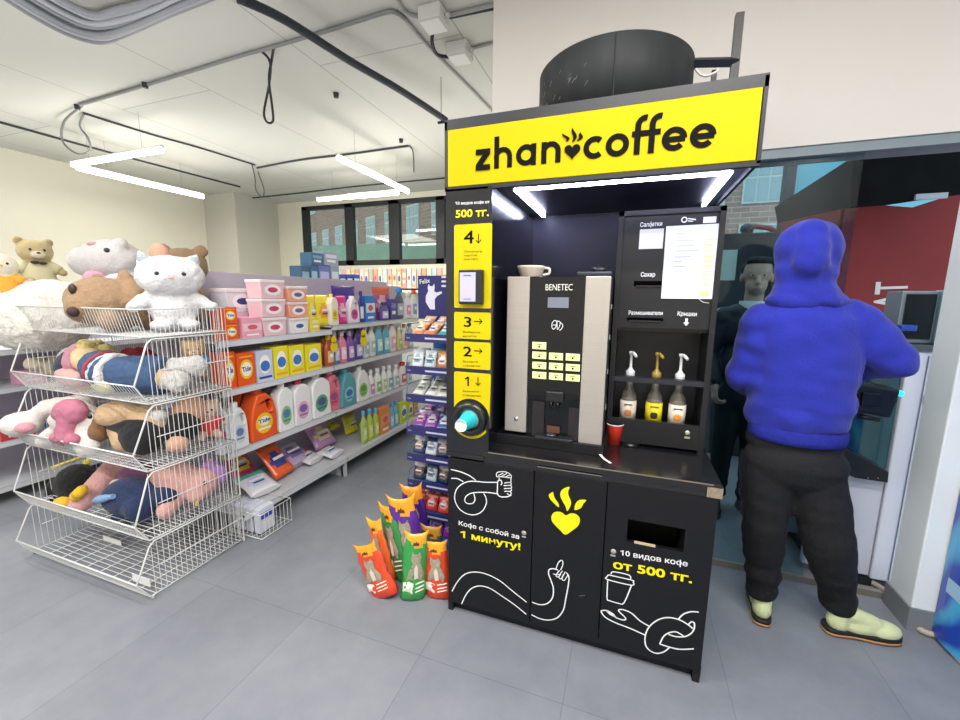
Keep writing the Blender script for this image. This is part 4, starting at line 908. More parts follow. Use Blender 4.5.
# --- second shelf
put(lambda w,d,h:carton('detergent_box','big orange detergent box on second shelf, left one','box',w,d,h,OR,'tide',txt='Tide'),226,352,238.5,386,XT,Z2,.12)
put(lambda w,d,h:carton('detergent_box','big orange detergent box beside blue box on second shelf','box',w,d,h,OR,'tide',txt='Tide'),239,352.5,257.5,383,XT,Z2,.12)
put(lambda w,d,h:carton('detergent_box','pale blue white detergent box between orange and yellow boxes','box',w,d,h,'#c5cfe6','sun','#2a4c9c'),258.5,350,275,379,XT,Z2,.12)
for k,(l,r) in enumerate(((276,290.5),(291.5,306),(307.5,323))):
    put(lambda w,d,h:carton('detergent_box',('first','second','third')[k]+' yellow detergent box from the left on second shelf','box',w,d,h,'#ece02a','sun','#f0b02a'),l,346+(-1)*k,r,376-4.2*k,XT,Z2,.12)
b2=[(324,332,334,'orange bottle with dark cap on second shelf','#dd7b3e','#3c2a2a','#e8c9a0',None),
(328.5,337.5,335,'rust red bottle hung with a yellow tag, second shelf','#b9563a','#e8c41c','#e5c08a','#f0d21a'),
(336.5,342.5,331,'slate blue bottle between rust red and pink bottles','#5a76a8','#b7bfcc','#c5d0e2',None),
(342.5,350,331,'pink softener bottle on second shelf','#e27f9c','#e9c9d4','#f4d4de',None),
(350,357.5,331,'violet softener bottle left of the yellow-tagged violet one','#7a4a9c','#b9a9d0','#cbb6dc',None),
(357.5,366,329,'violet bottle hung with a yellow tag, second shelf','#5a4aa0','#3a2f6c','#cdc6e6','#f0d21a'),
(366,372,326,'white bottle with pale blue label, left of twin teal bottles','#dfe3e6','#c6d3e2','#9fc0d8',None),
(372,378.5,325,'white softener bottle touching the first teal bottle','#e6e6e2','#cdd5dc','#a9c7bf',None),
(378.5,385.5,323,'first teal bottle with yellow cap on second shelf','#5fb0c4','#c9a544','#bfe0e4',None),
(385.5,392,322,'second teal bottle with yellow cap on second shelf','#56a9c0','#c9a544','#b7dce2',None),
(392,399,321,'white bottle with tan cap and pink label on second shelf','#e9e3e2','#b99a78','#e6a9b6',None),
(399.5,404.5,327,'pale yellow green bottle far along second shelf','#d3d69c','#dfe0c4','#b9b45a',None),
(405,410,324,'white and orange bottle far along second shelf','#e9ddd2','#d9843c','#d99a6c',None),
(410.5,415.5,323,'greyish bottle at far end of second shelf','#b6bcc2','#8f97a2','#dadfe2',None)]
for k,(l,r,t,lab,c,cp,lc,tg) in enumerate(b2):
    b=394-.24*((l+r)/2-220)-3
    put(lambda w,d,h:bottle(lab,w,d,h,c,cp,lc,tagc=tg),l,t,r,b,XT-.01-(.08 if k==0 else 0),Z2,.07)
for k,(l,r,t,lab,c,cp,lc) in enumerate(((331,338,335,'dark red bottle in back row of second shelf','#8f3a3a','#47282c','#c98a7c'),(345,352,328,'navy bottle in back row behind the pink bottle','#2d3f74','#c9ccd4','#8fa0c8'),(357,364,327,'dark teal bottle in back row behind violet bottles','#2f5f70','#caa040','#8fb9b9'))):
    put(lambda w,d,h:bottle(lab,w,d,h,c,cp,lc),l,t,r,394-.24*((l+r)/2-220)-3,XT-.13,Z2,.06)
# --- third shelf
j3=[(221,233,402,'white jug with hole handle at left end of third shelf','#dfe3ea','#e9edf2','#c6cfe0','#b05a7a',1,0,None),
(233.5,251,402,'white jug with hole handle left of orange jugs','#e6e9ee','#eceff4','#ccd8e4','#6c7fb0',1,0,None),
(253,280,387,'big orange jug with yellow round label on third shelf',OR,'#e2541c','#f2c21e','#f4efe2',1,0,'Tide'),
(280.5,296.5,382,'white bottle with green label next to big orange jug','#eceeee','#f0f1f1','#8fbf7c','#4d7fb0',0,1,None),
(296.5,314,379,'white bottle with red cap and pink label on third shelf','#eceaee','#cf3038','#e2a5c2','#7a62b0',0,1,None),
(314,333,373,'wide white bottle with dark green label on third shelf','#ebedee','#f0f1f1','#5f9f7a','#43588c',0,1,None),
(328.5,343,370,'pink jug with hole handle on third shelf','#e77d92','#ea8fa0','#e26078','#9c4a8c',1,0,None),
(343.5,358,368,'teal jug with blue label on third shelf','#4f9dab','#5aa9b5','#8ac6cc','#2f6fb0',0,0,None),
(358.5,371,366,'white jug with green apple label on third shelf','#e9ecea','#eef0ef','#8fbf5c','#57964a',0,0,None)]
def base3(x): return 457-.379*(x-220)-4
for l,r,t,lab,c,cp,l1,l2,hl,sh,tx in j3:
    off=-.03 if (328<l<329) else 0
    put(lambda w,d,h:jug(lab,w,d,h,c,cp,l1,l2,bool(hl),sh,txt=tx),l,t,r,base3((l+r)/2),XT+off,Z1,None)
put(lambda w,d,h:jug('second orange jug standing behind the big orange jug',w,d,h,OR,'#e2541c','#f2c21e','#f4efe2',True,0,txt='Tide'),240,386,258,base3(250)-4,XT-.16,Z1,.1)
for k,(l,r,t,c,cp,l1) in enumerate(((371.5,377,370,'#e9e6ec','#e9e9ee','#c98ac0'),(377.5,384,368,'#e9ece6','#eceeea','#86b868'),(384.5,389.5,366,'#e9ece6','#eceeea','#b6cf8e'),(389.5,395,365,'#e3e8ee','#eceef0','#7fa6c8'),(396,401.5,364,'#e6e8ea','#eceeee','#9ab4c0'),(402,409,362,'#ece7e6','#c8383c','#c0696c'),(409.5,414,362,'#d9e2e8','#9cc0d8','#8fb0d0'))):
    nm=('white and lilac small bottle, first after the green apple jug','white small bottle with green leaf label on third shelf','white small bottle with pale green label on third shelf','small white bottle with sky blue label on third shelf','small white bottle with grey blue label on third shelf','small white bottle with red cap on third shelf','pale blue small bottle at far end of third shelf')[k]
    put(lambda w,d,h:bottle(nm,w,d,h,c,cp,l1),l,t,r,base3((l+r)/2),XT,Z1,.06)
for k,(l,r,t,c) in enumerate(((271,282,384,'#b9b2b0'),(287,300,384,'#9b9a9e'),(303,317,378,'#b0acb0'),(364,371,368,'#c2c8c8'))):
    put(lambda w,d,h:jug(('grey jug in back row behind green label bottle','grey jug in back row behind the red cap bottle','grey jug in back row behind wide white bottle','pale jug in back row behind the green apple jug')[k],w,d,h,c,c,'#8a8f96','#6c7078',False,1),l,t,r,base3((l+r)/2)-3,XT-.17,Z1,.09)
# --- bottom shelf
XB=-2.24
def lay(label,px,py,w,h,d,yaw,tilt,c,c1,c2,dz=.02,pattern=2):
    o=pouch(label,w,d,h,c,c1,c2,name='detergent_bag',cat='bag',pattern=pattern); p=at(px,py,2,Z0+dz)
    o.rotation_euler=(Matrix.Rotation(PI/2+yaw,3,'Z')@Matrix.Rotation(-math.radians(tilt),3,'X')).to_euler(); o.location=(p.x,p.y,Z0+dz); return o
lay('multicoloured pink and yellow detergent bag at left of bottom shelf',247,479,.19,.26,.06,-.1,38,'#d83a6c','#d8c41e','#e8d23a',.03)
lay('orange detergent bag with navy round print on bottom shelf',286,474,.21,.27,.07,.1,40,OR,'#ec6a26','#3a3f8c',.03)
lay('white detergent bag with green blue top lying on bottom shelf',267,491,.22,.24,.05,-.15,72,'#e2e4e8','#5db7a6','#cdd3ee',.035)
lay('grey violet detergent bag behind the orange bag',303,462,.25,.24,.07,.05,60,'#b3a4c0','#c9c3d4','#7c6aa0',.035)
lay('white bag with small red print on bottom shelf right of orange bag',317,460,.2,.2,.05,.1,78,'#dcdae2','#c94a5c','#e8e6ec',.03)
lay('round lilac detergent bag with yellow centre on bottom shelf',327,446,.27,.26,.08,.0,35,'#b583b4','#c79bc0','#d9cf9c',.03)
lay('white plastic packet lying at shelf edge in front of lilac bag',338,454,.2,.16,.05,.1,80,'#dfe0e8','#eceef2','#c9cfe2',.03)
lay('dull pink detergent bag behind the round lilac one',309,440,.2,.22,.06,.0,30,'#b0708c','#c48aa0','#a05a80',.03)
lay('bright yellow packet lying on top behind the lilac bag',335,428,.16,.13,.05,0,60,'#e3d529','#f0e64a','#cbbd22',.10)
lay('left yellow sponge packet on bottom shelf',352,432,.2,.19,.08,0,14,'#dbd424','#c6c020','#ece65a',.01)
lay('right yellow packet with flower print on bottom shelf',367,438,.17,.17,.07,.2,12,'#e6dd1e','#eee84c','#7d9a2a',.01)
lay('lime yellow packet in back row of bottom shelf',345,424,.2,.2,.07,0,10,'#b9bf2a','#d2d452','#9caa24',.01)
for k,(l,r,t,b,lab,c,cp,lc) in enumerate(((364,369.5,411,431,'pale blue capped bottle, first behind yellow flower packet','#a9c06a','#5aa9d8','#cfe07c'),(370,375.5,409,430,'lime bottle with blue cap on bottom shelf','#b6c64e','#58a6d6','#dbe58e'),(376,381.5,408,428,'lime bottle touching the orange box on bottom shelf','#adc25a','#5aa8d6','#dbe58e'),(391.5,396,403,421,'sky blue bottle just right of the orange box','#6fb2cf','#3f8fca','#b8dae4'),(396,400.5,401,419,'second sky blue bottle right of the orange box','#68adcb','#3f8fca','#b8dae4'))):
    put(lambda w,d,h:bottle(lab,w,d,h,c,cp,lc),l,t,r,b,XB,Z0,.05)
put(lambda w,d,h:carton('orange_box','orange box with dark emblem on bottom shelf','box',w,d,h,'#e08a4a','band','#e9a46a'),381.5,407,391,430,XB,Z0,.06)
put(lambda w,d,h:carton('lime_box','lime green box towards far end of bottom shelf','box',w,d,h,'#c3d33a','sun','#8fae2a'),401,402,408.5,420,XB,Z0,.06)
put(lambda w,d,h:carton('lime_box','yellow green box next to tan box at far end','box',w,d,h,'#cfd244','sun','#9cae2a'),409,401,414,415,XB,Z0,.06)
put(lambda w,d,h:carton('tan_box','tan box at far end of bottom shelf','box',w,d,h,'#b79a5a','band','#cbb27a'),414.5,401,419,413,XB,Z0,.06)
# goods on the rear side top
def bx(label,c,c2,x,y,z,w,d,h,yaw=PI/2,name='blue_carton',style='plain'):
    o=carton(name,label,'box',w,d,h,c,style,c2); o.location=(x,y,z); o.rotation_euler=(0,0,yaw); return o
for k,(l,t,r,b,c,c2) in enumerate(((302,266,311,283,'#3a6286','#8fb3c8'),(311.5,265.5,319,283,'#446c90','#9cc0d0'),(312,253,324,265.5,'#3f6f94','#7fa6c0'),(319.5,266,331,282.5,'#6a74b4','#b4b4dc'),(324.5,252,339,266,'#9aa3bf','#d5d9e4'),(331.5,266,340,281.5,'#8f9ab6','#ced6e2'))):
    xx=-3.16; p=at(l,b,0,xx); q=at(r,b,0,xx); zt=at((l+r)/2,t,0,xx).z; zb=1.552 if k not in (2,4) else at((l+r)/2,b,0,xx).z+.002
    nm=('left dark teal carton in row above the panel edge','second dark teal carton in row above the panel edge','teal carton stacked on the dark teal row','violet blue carton in middle of lower row','grey blue patterned carton stacked on the violet one','grey lilac carton at right end of lower row')[k]
    bx(nm,c,c2,xx-.08,(p.y+q.y)/2,zb,(q.y-p.y)*.97,.15,zt-zb)
for k in range(3):
    l=341+k*7; xx=-3.16; p=at(l,280,0,xx); q=at(l+6.5,280,0,xx)
    bx(('first','second','third')[k]+' small blue and white pack right of the stacked cartons','#3f55a8','#e4e7f2',xx-.08,(p.y+q.y)/2,1.552,(q.y-p.y)*.95,.12,at(l+3,274.5,0,xx).z-1.552)
# far wall shelf below the back window
t=thing('wall_shelf','long white wall shelf under the back window packed with small goods','shelf',(-4.2,6.6,1.7))
m=MB(); m.box(-6.3,-2.4,6.35,6.898,1.64,1.67); m.box(-6.3,-2.4,6.35,6.37,1.60,1.67); m.build('board',mat('#e6e8dc',.5),t)
m=MB(); m.box(-6.3,-2.4,6.86,6.898,.2,2.1); m.build('back_panel',mat('#dfe2d4',.5),t)
m=MB(); m.box(-6.3,-2.4,6.35,6.86,.0,1.0); m.build('lower_cabinet',mat('#c9cbc4',.5),t)
cols=['#e8dcc0','#d9bf8a','#d9a096','#dfe6e0','#e3c9b4','#b4cdb9','#d9a88e','#efe6c0','#c7d8da','#e0b4b2']
pr={}
for k in range(34):
    x=-5.9+k*.098; key=k%10; h=.22+.1*((k*7)%4)/4
    nm='small %s pack on the shelf under the back window'
    if key not in pr:
        o=carton('grocery_pack','small light coloured pack in long row under the back window','pack',.085,.1,.34,cols[key],('band','sun','plain')[k%3],cols[(k*3+4)%10],grp='small packs under the back window'); pr[key]=o; o.location=(x,6.46,1.671)
    else: dup(pr[key],(x,6.46,1.671))
# left low shelving goods
for k,(y,z,c,w,h,lab) in enumerate(((1.75,.842,'#e6a3c4',.14,.10,'pink box on far left low shelving'),(2.0,.842,'#c9a0b8',.12,.14,'mauve box on the far left low shelving'),(1.62,.442,'#b73a3c',.2,.09,'dark red flat box on far left low shelf'),(1.95,.442,'#2f6fb4',.24,.07,'blue flat box on the far left low shelf'),(2.25,.442,'#1d2f58',.2,.09,'navy box on the far left low shelf'))):
    bx(lab,c,'#dfe3e8',-4.4,y,z,w,.16,h,name='goods_box')
# ================================================================== PLUSH TOYS
def dim(h,k=.94):
    h=h.lstrip('#'); return '#'+''.join('%02x'%int(int(h[i:i+2],16)*k) for i in (0,2,4))
def fur(h,b=.5,sc=90): return mat(dim(h),.95,var=.14,bump=b*1.4,scale=sc,sheen=.1)
def rotz(a): return Matrix.Rotation(a,3,'Z')
def plush(name,label,s,c,loc,yaw=0,rx=0,ry=0,belly=None,ear='round',earin=None,muz=None,nose='#2a2320',eye='#17171a',clothes=None,foot=None,hair=None,arms=1,fuzz=.006,hs=1.0,legs='sit',voxel=.012,cat='plush toy',cheek=None,tail=None):
    """seated soft toy facing -Y, height about 0.92*s, built at origin then posed"""
    t=thing(name,label,cat,(0,0,0)); m=MB()
    m.ball((0,0,.26*s),(.21*s,.18*s,.27*s),sub=3); hc=Vector((0,-.03*s,.66*s)); hr=.215*s*hs
    m.ball(hc,(hr*1.12,hr,hr),sub=3); m.cone((0,0,.4*s),.14*s,hc,.13*s)
    for sx in (-1,1):
        if ear=='round': m.ball(hc+Vector((sx*hr*.88,.02*s,hr*.82)),(.085*s,.045*s,.085*s))
        elif ear=='cat': m.tube([hc+Vector((sx*hr*.66,.0,hr*.55)),hc+Vector((sx*hr*.82,0,hr*.9)),hc+Vector((sx*hr*.92,0,hr*1.18))],[.085*s,.05*s,.008*s],10)
        elif ear=='long': m.cone(hc+Vector((sx*hr*.5,.02*s,hr*.8)),.045*s,hc+Vector((sx*hr*1.3,.03*s,-hr*.4)),.06*s)
        elif ear=='up': m.cone(hc+Vector((sx*hr*.4,.02*s,hr*.8)),.05*s,hc+Vector((sx*hr*.6,.05*s,hr*2.0)),.04*s)
        if arms: m.cone((sx*.15*s,-.02*s,.43*s),.075*s,(sx*.31*s,-.10*s,.30*s),.07*s)
        if legs=='sit': m.cone((sx*.11*s,-.06*s,.10*s),.10*s,(sx*.17*s,-.30*s,.095*s),.095*s)
        elif legs=='stub': m.ball((sx*.12*s,-.10*s,.07*s),(.10*s,.13*s,.07*s))
        else: m.cone((sx*.10*s,0,.12*s),.095*s,(sx*.13*s,-.05*s,-.25*s),.08*s)
    cf=None; mats=[fur(c)]
    if belly: mats.append(fur(belly)); cf=lambda p:1 if (p.y<-.06*s and (p.x/(.13*s))**2+((p.z-.27*s)/(.18*s))**2<1) else 0
    blob(m,'body',mats,t,voxel=voxel,smooth=4,noisea=fuzz,noises=22,colorfn=cf)
    for sx in (-1,1):
        m=MB(); m.ball(hc+Vector((sx*hr*.40,-hr*.90,hr*.10)),(.022*s,.014*s,.024*s)); m.build('eye',mat(eye,.15,coat=.5),t)
        if earin and ear in('round','cat'):
            m=MB(); p=hc+Vector((sx*hr*.88,-.02*s,hr*.82)) if ear=='round' else hc+Vector((sx*hr*.78,-.045*s,hr*.80)); m.ball(p,(.05*s,.02*s,.05*s)); m.build('inner_ear',fur(earin),t)
        if foot and legs=='sit': m=MB(); m.ball((sx*.17*s,-.385*s,.095*s),(.065*s,.02*s,.065*s)); m.build('paw_pad',fur(foot),t)
    if muz: m=MB(); m.ball(hc+Vector((0,-hr*.88,-hr*.28)),(.095*s,.07*s,.07*s),sub=3); m.build('muzzle',fur(muz),t)
    m=MB(); yy=-hr*.95-(.055*s if muz else 0.0); m.ball(hc+Vector((0,yy,-hr*(.16 if muz else .08))),(.028*s,.018*s,.018*s)); m.build('nose',mat(nose,.4),t)
    if clothes:
        m=MB(); m.lathe([(.225*s,.10*s),(.235*s,.2*s),(.225*s,.32*s),(.19*s,.42*s),(.14*s,.48*s),(.12*s,.5*s)],(0,0,0),28,sy=.88)
        for sx in (-1,1): m.tube([(sx*.13*s,-.02*s,.44*s),(sx*.27*s,-.08*s,.33*s)],[.092*s,.088*s],14)
        m.build('clothes',mat(clothes,.9,bump=.3,scale=60,var=.08),t)
    if hair:
        m=MB(); m.ball(hc+Vector((0,.03*s,.05*s)),(hr*1.16,hr*1.02,hr*1.02),sub=3)
        for k in range(10): a=k*.7; m.cone(hc+Vector((hr*math.cos(a),.04*s+.3*hr*math.sin(a),0)),.04*s,hc+Vector((hr*1.1*math.cos(a),.1*s,-hr*.9)),.03*s)
        blob(m,'hair',fur(hair,.8,60),t,voxel=voxel,smooth=2,noisea=fuzz,noises=30)
        m=MB(); m.ball(hc+Vector((0,-.035*s,-.01*s)),(hr*.98,hr*.95,hr*.9),sub=3); m.build('face',mat(c,.8),t)
    if tail: m=MB(); m.ball((0,.2*s,.12*s),.07*s); m.build('tail',fur(tail),t)
    t.rotation_euler=(rotz(yaw)@Matrix.Rotation(rx,3,'X')@Matrix.Rotation(ry,3,'Y')).to_euler(); t.location=loc; return t
def PX(px,py,y): v=at(px,py,1,y); return v
def zed(px,py,y,z): v=at(px,py,1,y); return (v.x,y,z)
def look(x,y): return math.atan2(-x,y)   # yaw so that a toy at (x,y) faces the camera at the origin
T5=1.342
# ---- on the top basket
p=(-2.40,1.585,T5); plush('plush_cat','fluffy white plush cat sitting upright on the top wire bin',.45,'#e9eaec',p,look(*p[:2]),ear='cat',earin='#b9c4cc',nose='#eab0a6',legs='stub',hs=1.2,fuzz=.007,voxel=.009).scale=(1.22,1.1,1.0)
# big brown bear lying with muzzle to the front left
t=thing('plush_bear','large tan plush bear lying behind white cat, dark nose towards us','plush toy',(-2.8,1.5,T5))
m=MB(); h=PX(72,303,1.38); h.y=1.42
hd=Vector((-2.72,1.42,1.50)); m.ball(hd,(.17,.15,.135),sub=3); m.ball(hd+Vector((.02,-.07,-.03)),(.11,.10,.09),sub=3); m.cone(hd+Vector((.1,.12,0)),.13,(-2.60,1.60,1.45),.12); m.ball(hd+Vector((-.13,.06,.11)),(.05,.03,.05)); m.ball(hd+Vector((.06,.09,.13)),(.05,.03,.05)); m.cone((-2.72,1.5,1.40),.07,(-2.58,1.37,1.40),.055)
blob(m,'body',fur('#a88a6b',.5),t,voxel=.011,smooth=4,noisea=.006,noises=25)
m=MB(); m.ball(hd+Vector((.055,-.158,-.05)),(.038,.022,.028)); m.build('nose',mat('#3b2622',.7),t)
m=MB(); m.ball(hd+Vector((.03,-.135,.065)),(.022,.016,.028)); m.build('eye',mat('#3f2a26',.6),t)
# dark tan bear behind cat
p=(-2.66,1.84,1.36); plush('plush_bear','brown plush bear with its back turned, behind the white plush cat',.54,'#8f7458',p,look(*p[:2])+PI-.4,ear='round',muz='#9c8266',fuzz=.006,arms=0,tail='#8f7458')
# white hippo
t=thing('plush_hippo','pale grey white plush animal with pink cheek and peach snout','plush toy',(-3.0,1.7,T5))
c=PX(112,262,1.62); m=MB(); m.ball(c,(.20,.15,.135),sub=3); m.ball(c+Vector((-.14,-.04,-.0)),(.10,.10,.095),sub=3); m.ball(c+Vector((.02,.05,-.14)),(.22,.15,.12),sub=3); m.ball(c+Vector((.13,-.02,.09)),(.05,.04,.05)); m.ball(c+Vector((-.19,-.05,.065)),(.028,.03,.02))
blob(m,'body',fur('#c9c6c6',.35),t,voxel=.011,smooth=5,noisea=.004,noises=20)
m=MB(); e_=PX(105,250,1.47); m.ball((e_.x,1.478,e_.z),(.020,.012,.014)); m.build('eye',mat('#26303a',.2),t)
m=MB(); e_=PX(87,243.5,1.5); m.ball((e_.x,1.53,e_.z),(.035,.03,.014)); m.build('nose',fur('#d99aa6'),t)
m=MB(); q=[PX(x,y_,1.50) for x,y_ in ((80,251),(82,254.5),(86,253),(90,250.5))]; m.tube(spline([(v.x,1.502,v.z) for v in q],4),.004,6); m.build('mouth',mat('#5a6a74',.6),t)
m=MB(); e_=PX(147,252,1.5); m.ball((e_.x,1.56,e_.z),(.055,.04,.055)); m.build('inner_ear',fur('#e0a58c'),t)
# white body with pink patch
t=thing('plush_rabbit','white plush body with round pink patch under the grey hippo head','plush toy',(-2.9,1.5,T5))
c=PX(92,285,1.48); m=MB(); m.ball(c+Vector((-.02,.1,-.06)),(.24,.12,.12),sub=3); m.ball(c+Vector((.16,.06,-.01)),(.12,.09,.08),sub=3); blob(m,'body',fur('#dcd9dd',.4),t,voxel=.012,smooth=4,noisea=.005,noises=20)
m=MB(); m.ball((c.x-.02,c.y+.03,c.z+.04),(.075,.05,.05),rot=None); m.build('pink_patch',fur('#dc9fb8'),t)
# cream teddy with white shirt
p=PX(36,285,1.75); p=(p.x+.05,1.75,1.57); ted=plush('teddy_bear','cream teddy bear in pale shirt with black print, seated far left',.40,'#c9b78a',p,look(*p[:2])+.15,ear='round',earin='#b39e72',muz='#e6dcc0',clothes='#cfc9a4',foot='#d6d0c4',fuzz=.004)
m=MB(); m.ball((-.02,-.085,.185),(.025,.012,.012)); m.ball((.02,-.085,.18),(.022,.012,.010)); bw=m.build('shirt_print',mat('#22272b',.6)); bw.parent=ted
p=PX(4,285,1.42); p=(p.x,1.42,1.50); t_=plush('plush_duck','white plush duck with yellow hands at far left edge',.32,'#e9e4d2',p,look(*p[:2]),ear='none',nose='#e8a338',belly=None,clothes='#e0a43c',fuzz=.004)
# big fluffy white toy
t=thing('fluffy_toy','huge long-haired white plush hanging over left end of top bin','plush toy',(-3.25,1.4,T5))
m=MB(); c=PX(14,322,1.36); m.ball(c+Vector((-.05,.12,0)),(.42,.22,.20),sub=3); m.ball(c+Vector((.14,.02,.01)),(.20,.16,.18),sub=3); m.ball(c+Vector((-.02,.2,.08)),(.3,.2,.18),sub=3)
blob(m,'body',fur('#e6e4dc',1.0,45),t,voxel=.013,smooth=4,noisea=.009,noises=26)
# ---- fourth tier
Z4=1.014
p=PX(57,372,1.5); plush('plush_dog','cream plush dog lying under the small brown bear, upper bin',.24,'#cfc4ac',(p.x,1.52,Z4+.035),look(p.x,1.5)+.8,rx=-1.35,ear='long')
p=PX(47,356,1.56); plush('teddy_bear','small brown teddy face down in upper bin at far left',.17,'#8a5f42',(p.x,1.60,1.16),look(p.x,1.6)-.4,ear='round',muz='#6b4630',rx=.1)
t=thing('plush_hat','pink and charcoal striped soft hat toy in the upper bin','plush toy',(-2.95,1.4,Z4))
c=PX(78,360,1.42); m=MB(); m.ball(c+Vector((0,.02,0)),(.075,.09,.12),rot=Matrix.Rotation(.5,3,'Y'),sub=3); blob(m,'crown',fur('#cf93a6',.4),t,voxel=.01,smooth=3,noisea=.003)
m=MB(); m.ball(c+Vector((-.075,.0,-.03)),(.04,.08,.105),rot=Matrix.Rotation(.5,3,'Y'),sub=3); m.build('band',fur('#474c5c',.4),t); m=MB(); m.ball(c+Vector((-.13,.03,-.02)),(.05,.07,.085),sub=3); m.build('brim',fur('#c9c2c0',.4),t)
# doll in denim
t=thing('rag_doll','blond rag doll in blue denim dress lying across upper bin','doll',(-2.65,1.4,Z4))
yD=1.37; A_=PX(100,358,yD+.1); hd=Vector((A_.x,yD+.05,A_.z))
m=MB(); m.ball(hd,(.085,.08,.08),sub=3); m.cone(hd,.05,(hd.x+.13,yD+.03,Z4+.13),.06); q1=Vector((-2.36,1.42,Z4+.09)); m.cone((hd.x+.13,yD+.03,Z4+.13),.07,q1,.075); m.cone(hd+Vector((.06,-.03,-.05)),.03,hd+Vector((.02,-.06,-.16)),.028)
blob(m,'body',mat('#e0c29a',.9),t,voxel=.01,smooth=4)
m=MB(); 
for k in range(26): a=random.uniform(0,6.28); b_=random.uniform(-1,1); m.ball(hd+Vector((.085*math.cos(a)*math.cos(b_)-.02,.04+.07*math.sin(a)*math.cos(b_),.085*math.sin(b_)+.01)),.036)
blob(m,'hair',fur('#dccf86',.6),t,voxel=.009,smooth=2,noisea=.003)
d0=Vector((hd.x+.10,yD+.02,Z4+.14)); d1_=Vector((-2.60,1.37,Z4+.10)); d2_=Vector((-2.42,1.42,Z4+.10)); d3_=Vector((-2.33,1.46,Z4+.09))
m=MB(); m.tube([d0,d0.lerp(d1_,.5),d1_],[.075,.105,.10],16); m.tube([d1_+Vector((.02,0,0)),d2_,d3_],[.095,.105,.105],16)
blob(m,'dress',mat('#3a5276',.9,var=.25,bump=.4,scale=50),t,voxel=.01,smooth=3,noisea=.008,noises=14)
m=MB(); m.tube([d1_,d1_+Vector((.035,0.005,0))],[.112,.112],16); m.tube([d0.lerp(d1_,.8),d0.lerp(d1_,.85)],[.11,.11],14); blob(m,'fur_trim',fur('#e6e4e2',.8,50),t,voxel=.009,smooth=2,noisea=.004)
m=MB(); m.tube([d0.lerp(d1_,.62),d0.lerp(d1_,.74)],[.109,.109],16); m.build('red_sash',mat('#a23a4c',.9),t)
for dz,dy in ((.045,.03),(-.02,-.03)):
    m=MB(); m.cone(d3_+Vector((-.02,dy,dz-.0)),.05,(-2.245,1.52+dy*1.6,Z4+.095+dz),.05); m.ball((-2.24,1.51+dy*1.8,Z4+.09+dz),(.05,.055,.065)); blob(m,'boot',fur('#dcdad6',.9,50),t,voxel=.009,smooth=2,noisea=.006,noises=30)
p=(-2.33,1.62,Z4+.06); plush('teddy_bear','tan plush with blue bow behind the bars of upper bin',.24,'#c2a078',p,look(*p[:2]),muz='#d6bb95',clothes='#3f8fd0')
m=MB(); c=PX(138,352,1.66); m.ball((c.x,1.66,Z4+.1),(.22,.05,.10),sub=3); tag(blob(m,'red_cloth',mat('#8f1f28',.9,bump=.4,scale=30),None,voxel=.012,smooth=3,noisea=.015,noises=12),'dark red cloth at the back of the upper wire bin','cloth')
p=PX(75,392,1.36); t=thing('pink_blanket','pale pink soft blanket toy along front of upper bin','plush toy',(p.x,1.36,Z4)); m=MB(); m.cone((p.x-.12,1.38,Z4+.055),.05,(p.x+.1,1.34,Z4+.05),.045); blob(m,'body',fur('#d8b0ae',.4),t,voxel=.01,smooth=3,noisea=.006)
p=PX(102,390,1.33); t=thing('plush_paws','cream and yellow plush paws in front of the rag doll head','plush toy',(p.x,1.36,Z4)); m=MB(); m.cone((p.x-.03,1.34,Z4+.05),.042,(p.x+.10,1.30,Z4+.045),.038); m.cone((p.x+.0,1.38,Z4+.10),.035,(p.x+.08,1.33,Z4+.10),.03); blob(m,'body',fur('#e2dcae',.4),t,voxel=.009,smooth=3,noisea=.004)  # only a pair of paws is modelled, without a toy's body
# ---- third tier
Z_3=.679
t=thing('plush_rabbit','white plush rabbit in pink dress sprawled out of the third bin','plush toy',(-3.0,1.3,Z_3))
m=MB(); a=PX(22,424,1.22); b_=PX(48,408,1.30); c=PX(80,425,1.30); m.ball(a,(.10,.09,.07),sub=3); m.cone(a,.045,b_,.045); m.cone(b_,.05,PX(85,402,1.36),.055); m.ball(c+Vector((.02,.03,-.0)),(.13,.09,.10),sub=3); m.cone(c,.06,PX(88,447,1.26),.055); m.cone(c+Vector((-.1,0,0)),.05,PX(45,440,1.24),.045); m.cone(PX(62,420,1.28),.06,c,.07)
blob(m,'body',fur('#e6e0dc',.5),t,voxel=.011,smooth=4,noisea=.005,noises=20)
m=MB(); q=PX(70,412,1.26); r_=PX(66,437,1.22); m.ball(q+Vector((0,0,0)),(.12,.06,.075),rot=Matrix.Rotation(-.2,3,'Y'),sub=3); m.cone(q,.06,r_,.045); m.ball(PX(58,438,1.21),.035); m.ball(PX(73,440,1.21),.035)
blob(m,'dress',mat('#b56f86',.9,bump=.4,scale=40,var=.1),t,voxel=.009,smooth=2,noisea=.008,noises=18)
m=MB(); m.ball(a+Vector((.10,-.03,.0)),(.05,.04,.03)); m.build('inner_ear',fur('#d99aa6'),t)
p=(-2.72,1.42,Z_3+.10)
t=thing('plush_puppy','tan plush puppy with droopy brown ears in third bin middle','plush toy',(-2.7,1.38,Z_3)); c=PX(115,415,1.34)
m=MB(); m.ball(c+Vector((.0,.02,.0)),(.125,.10,.075),sub=3); m.ball(c+Vector((.10,.08,-.05)),(.17,.10,.09),sub=3); m.cone(c+Vector((.02,.02,-.08)),.07,c+Vector((.10,-.02,-.13)),.06); blob(m,'body',fur('#c4a582',.4),t,voxel=.01,smooth=4,noisea=.004)
m=MB(); q=PX(98,432,1.30); m.cone(c+Vector((-.08,0,-.0)),.04,(q.x,1.31,q.z),.055); blob(m,'ear',fur('#8a6544',.4),t,voxel=.009,smooth=3,noisea=.003)
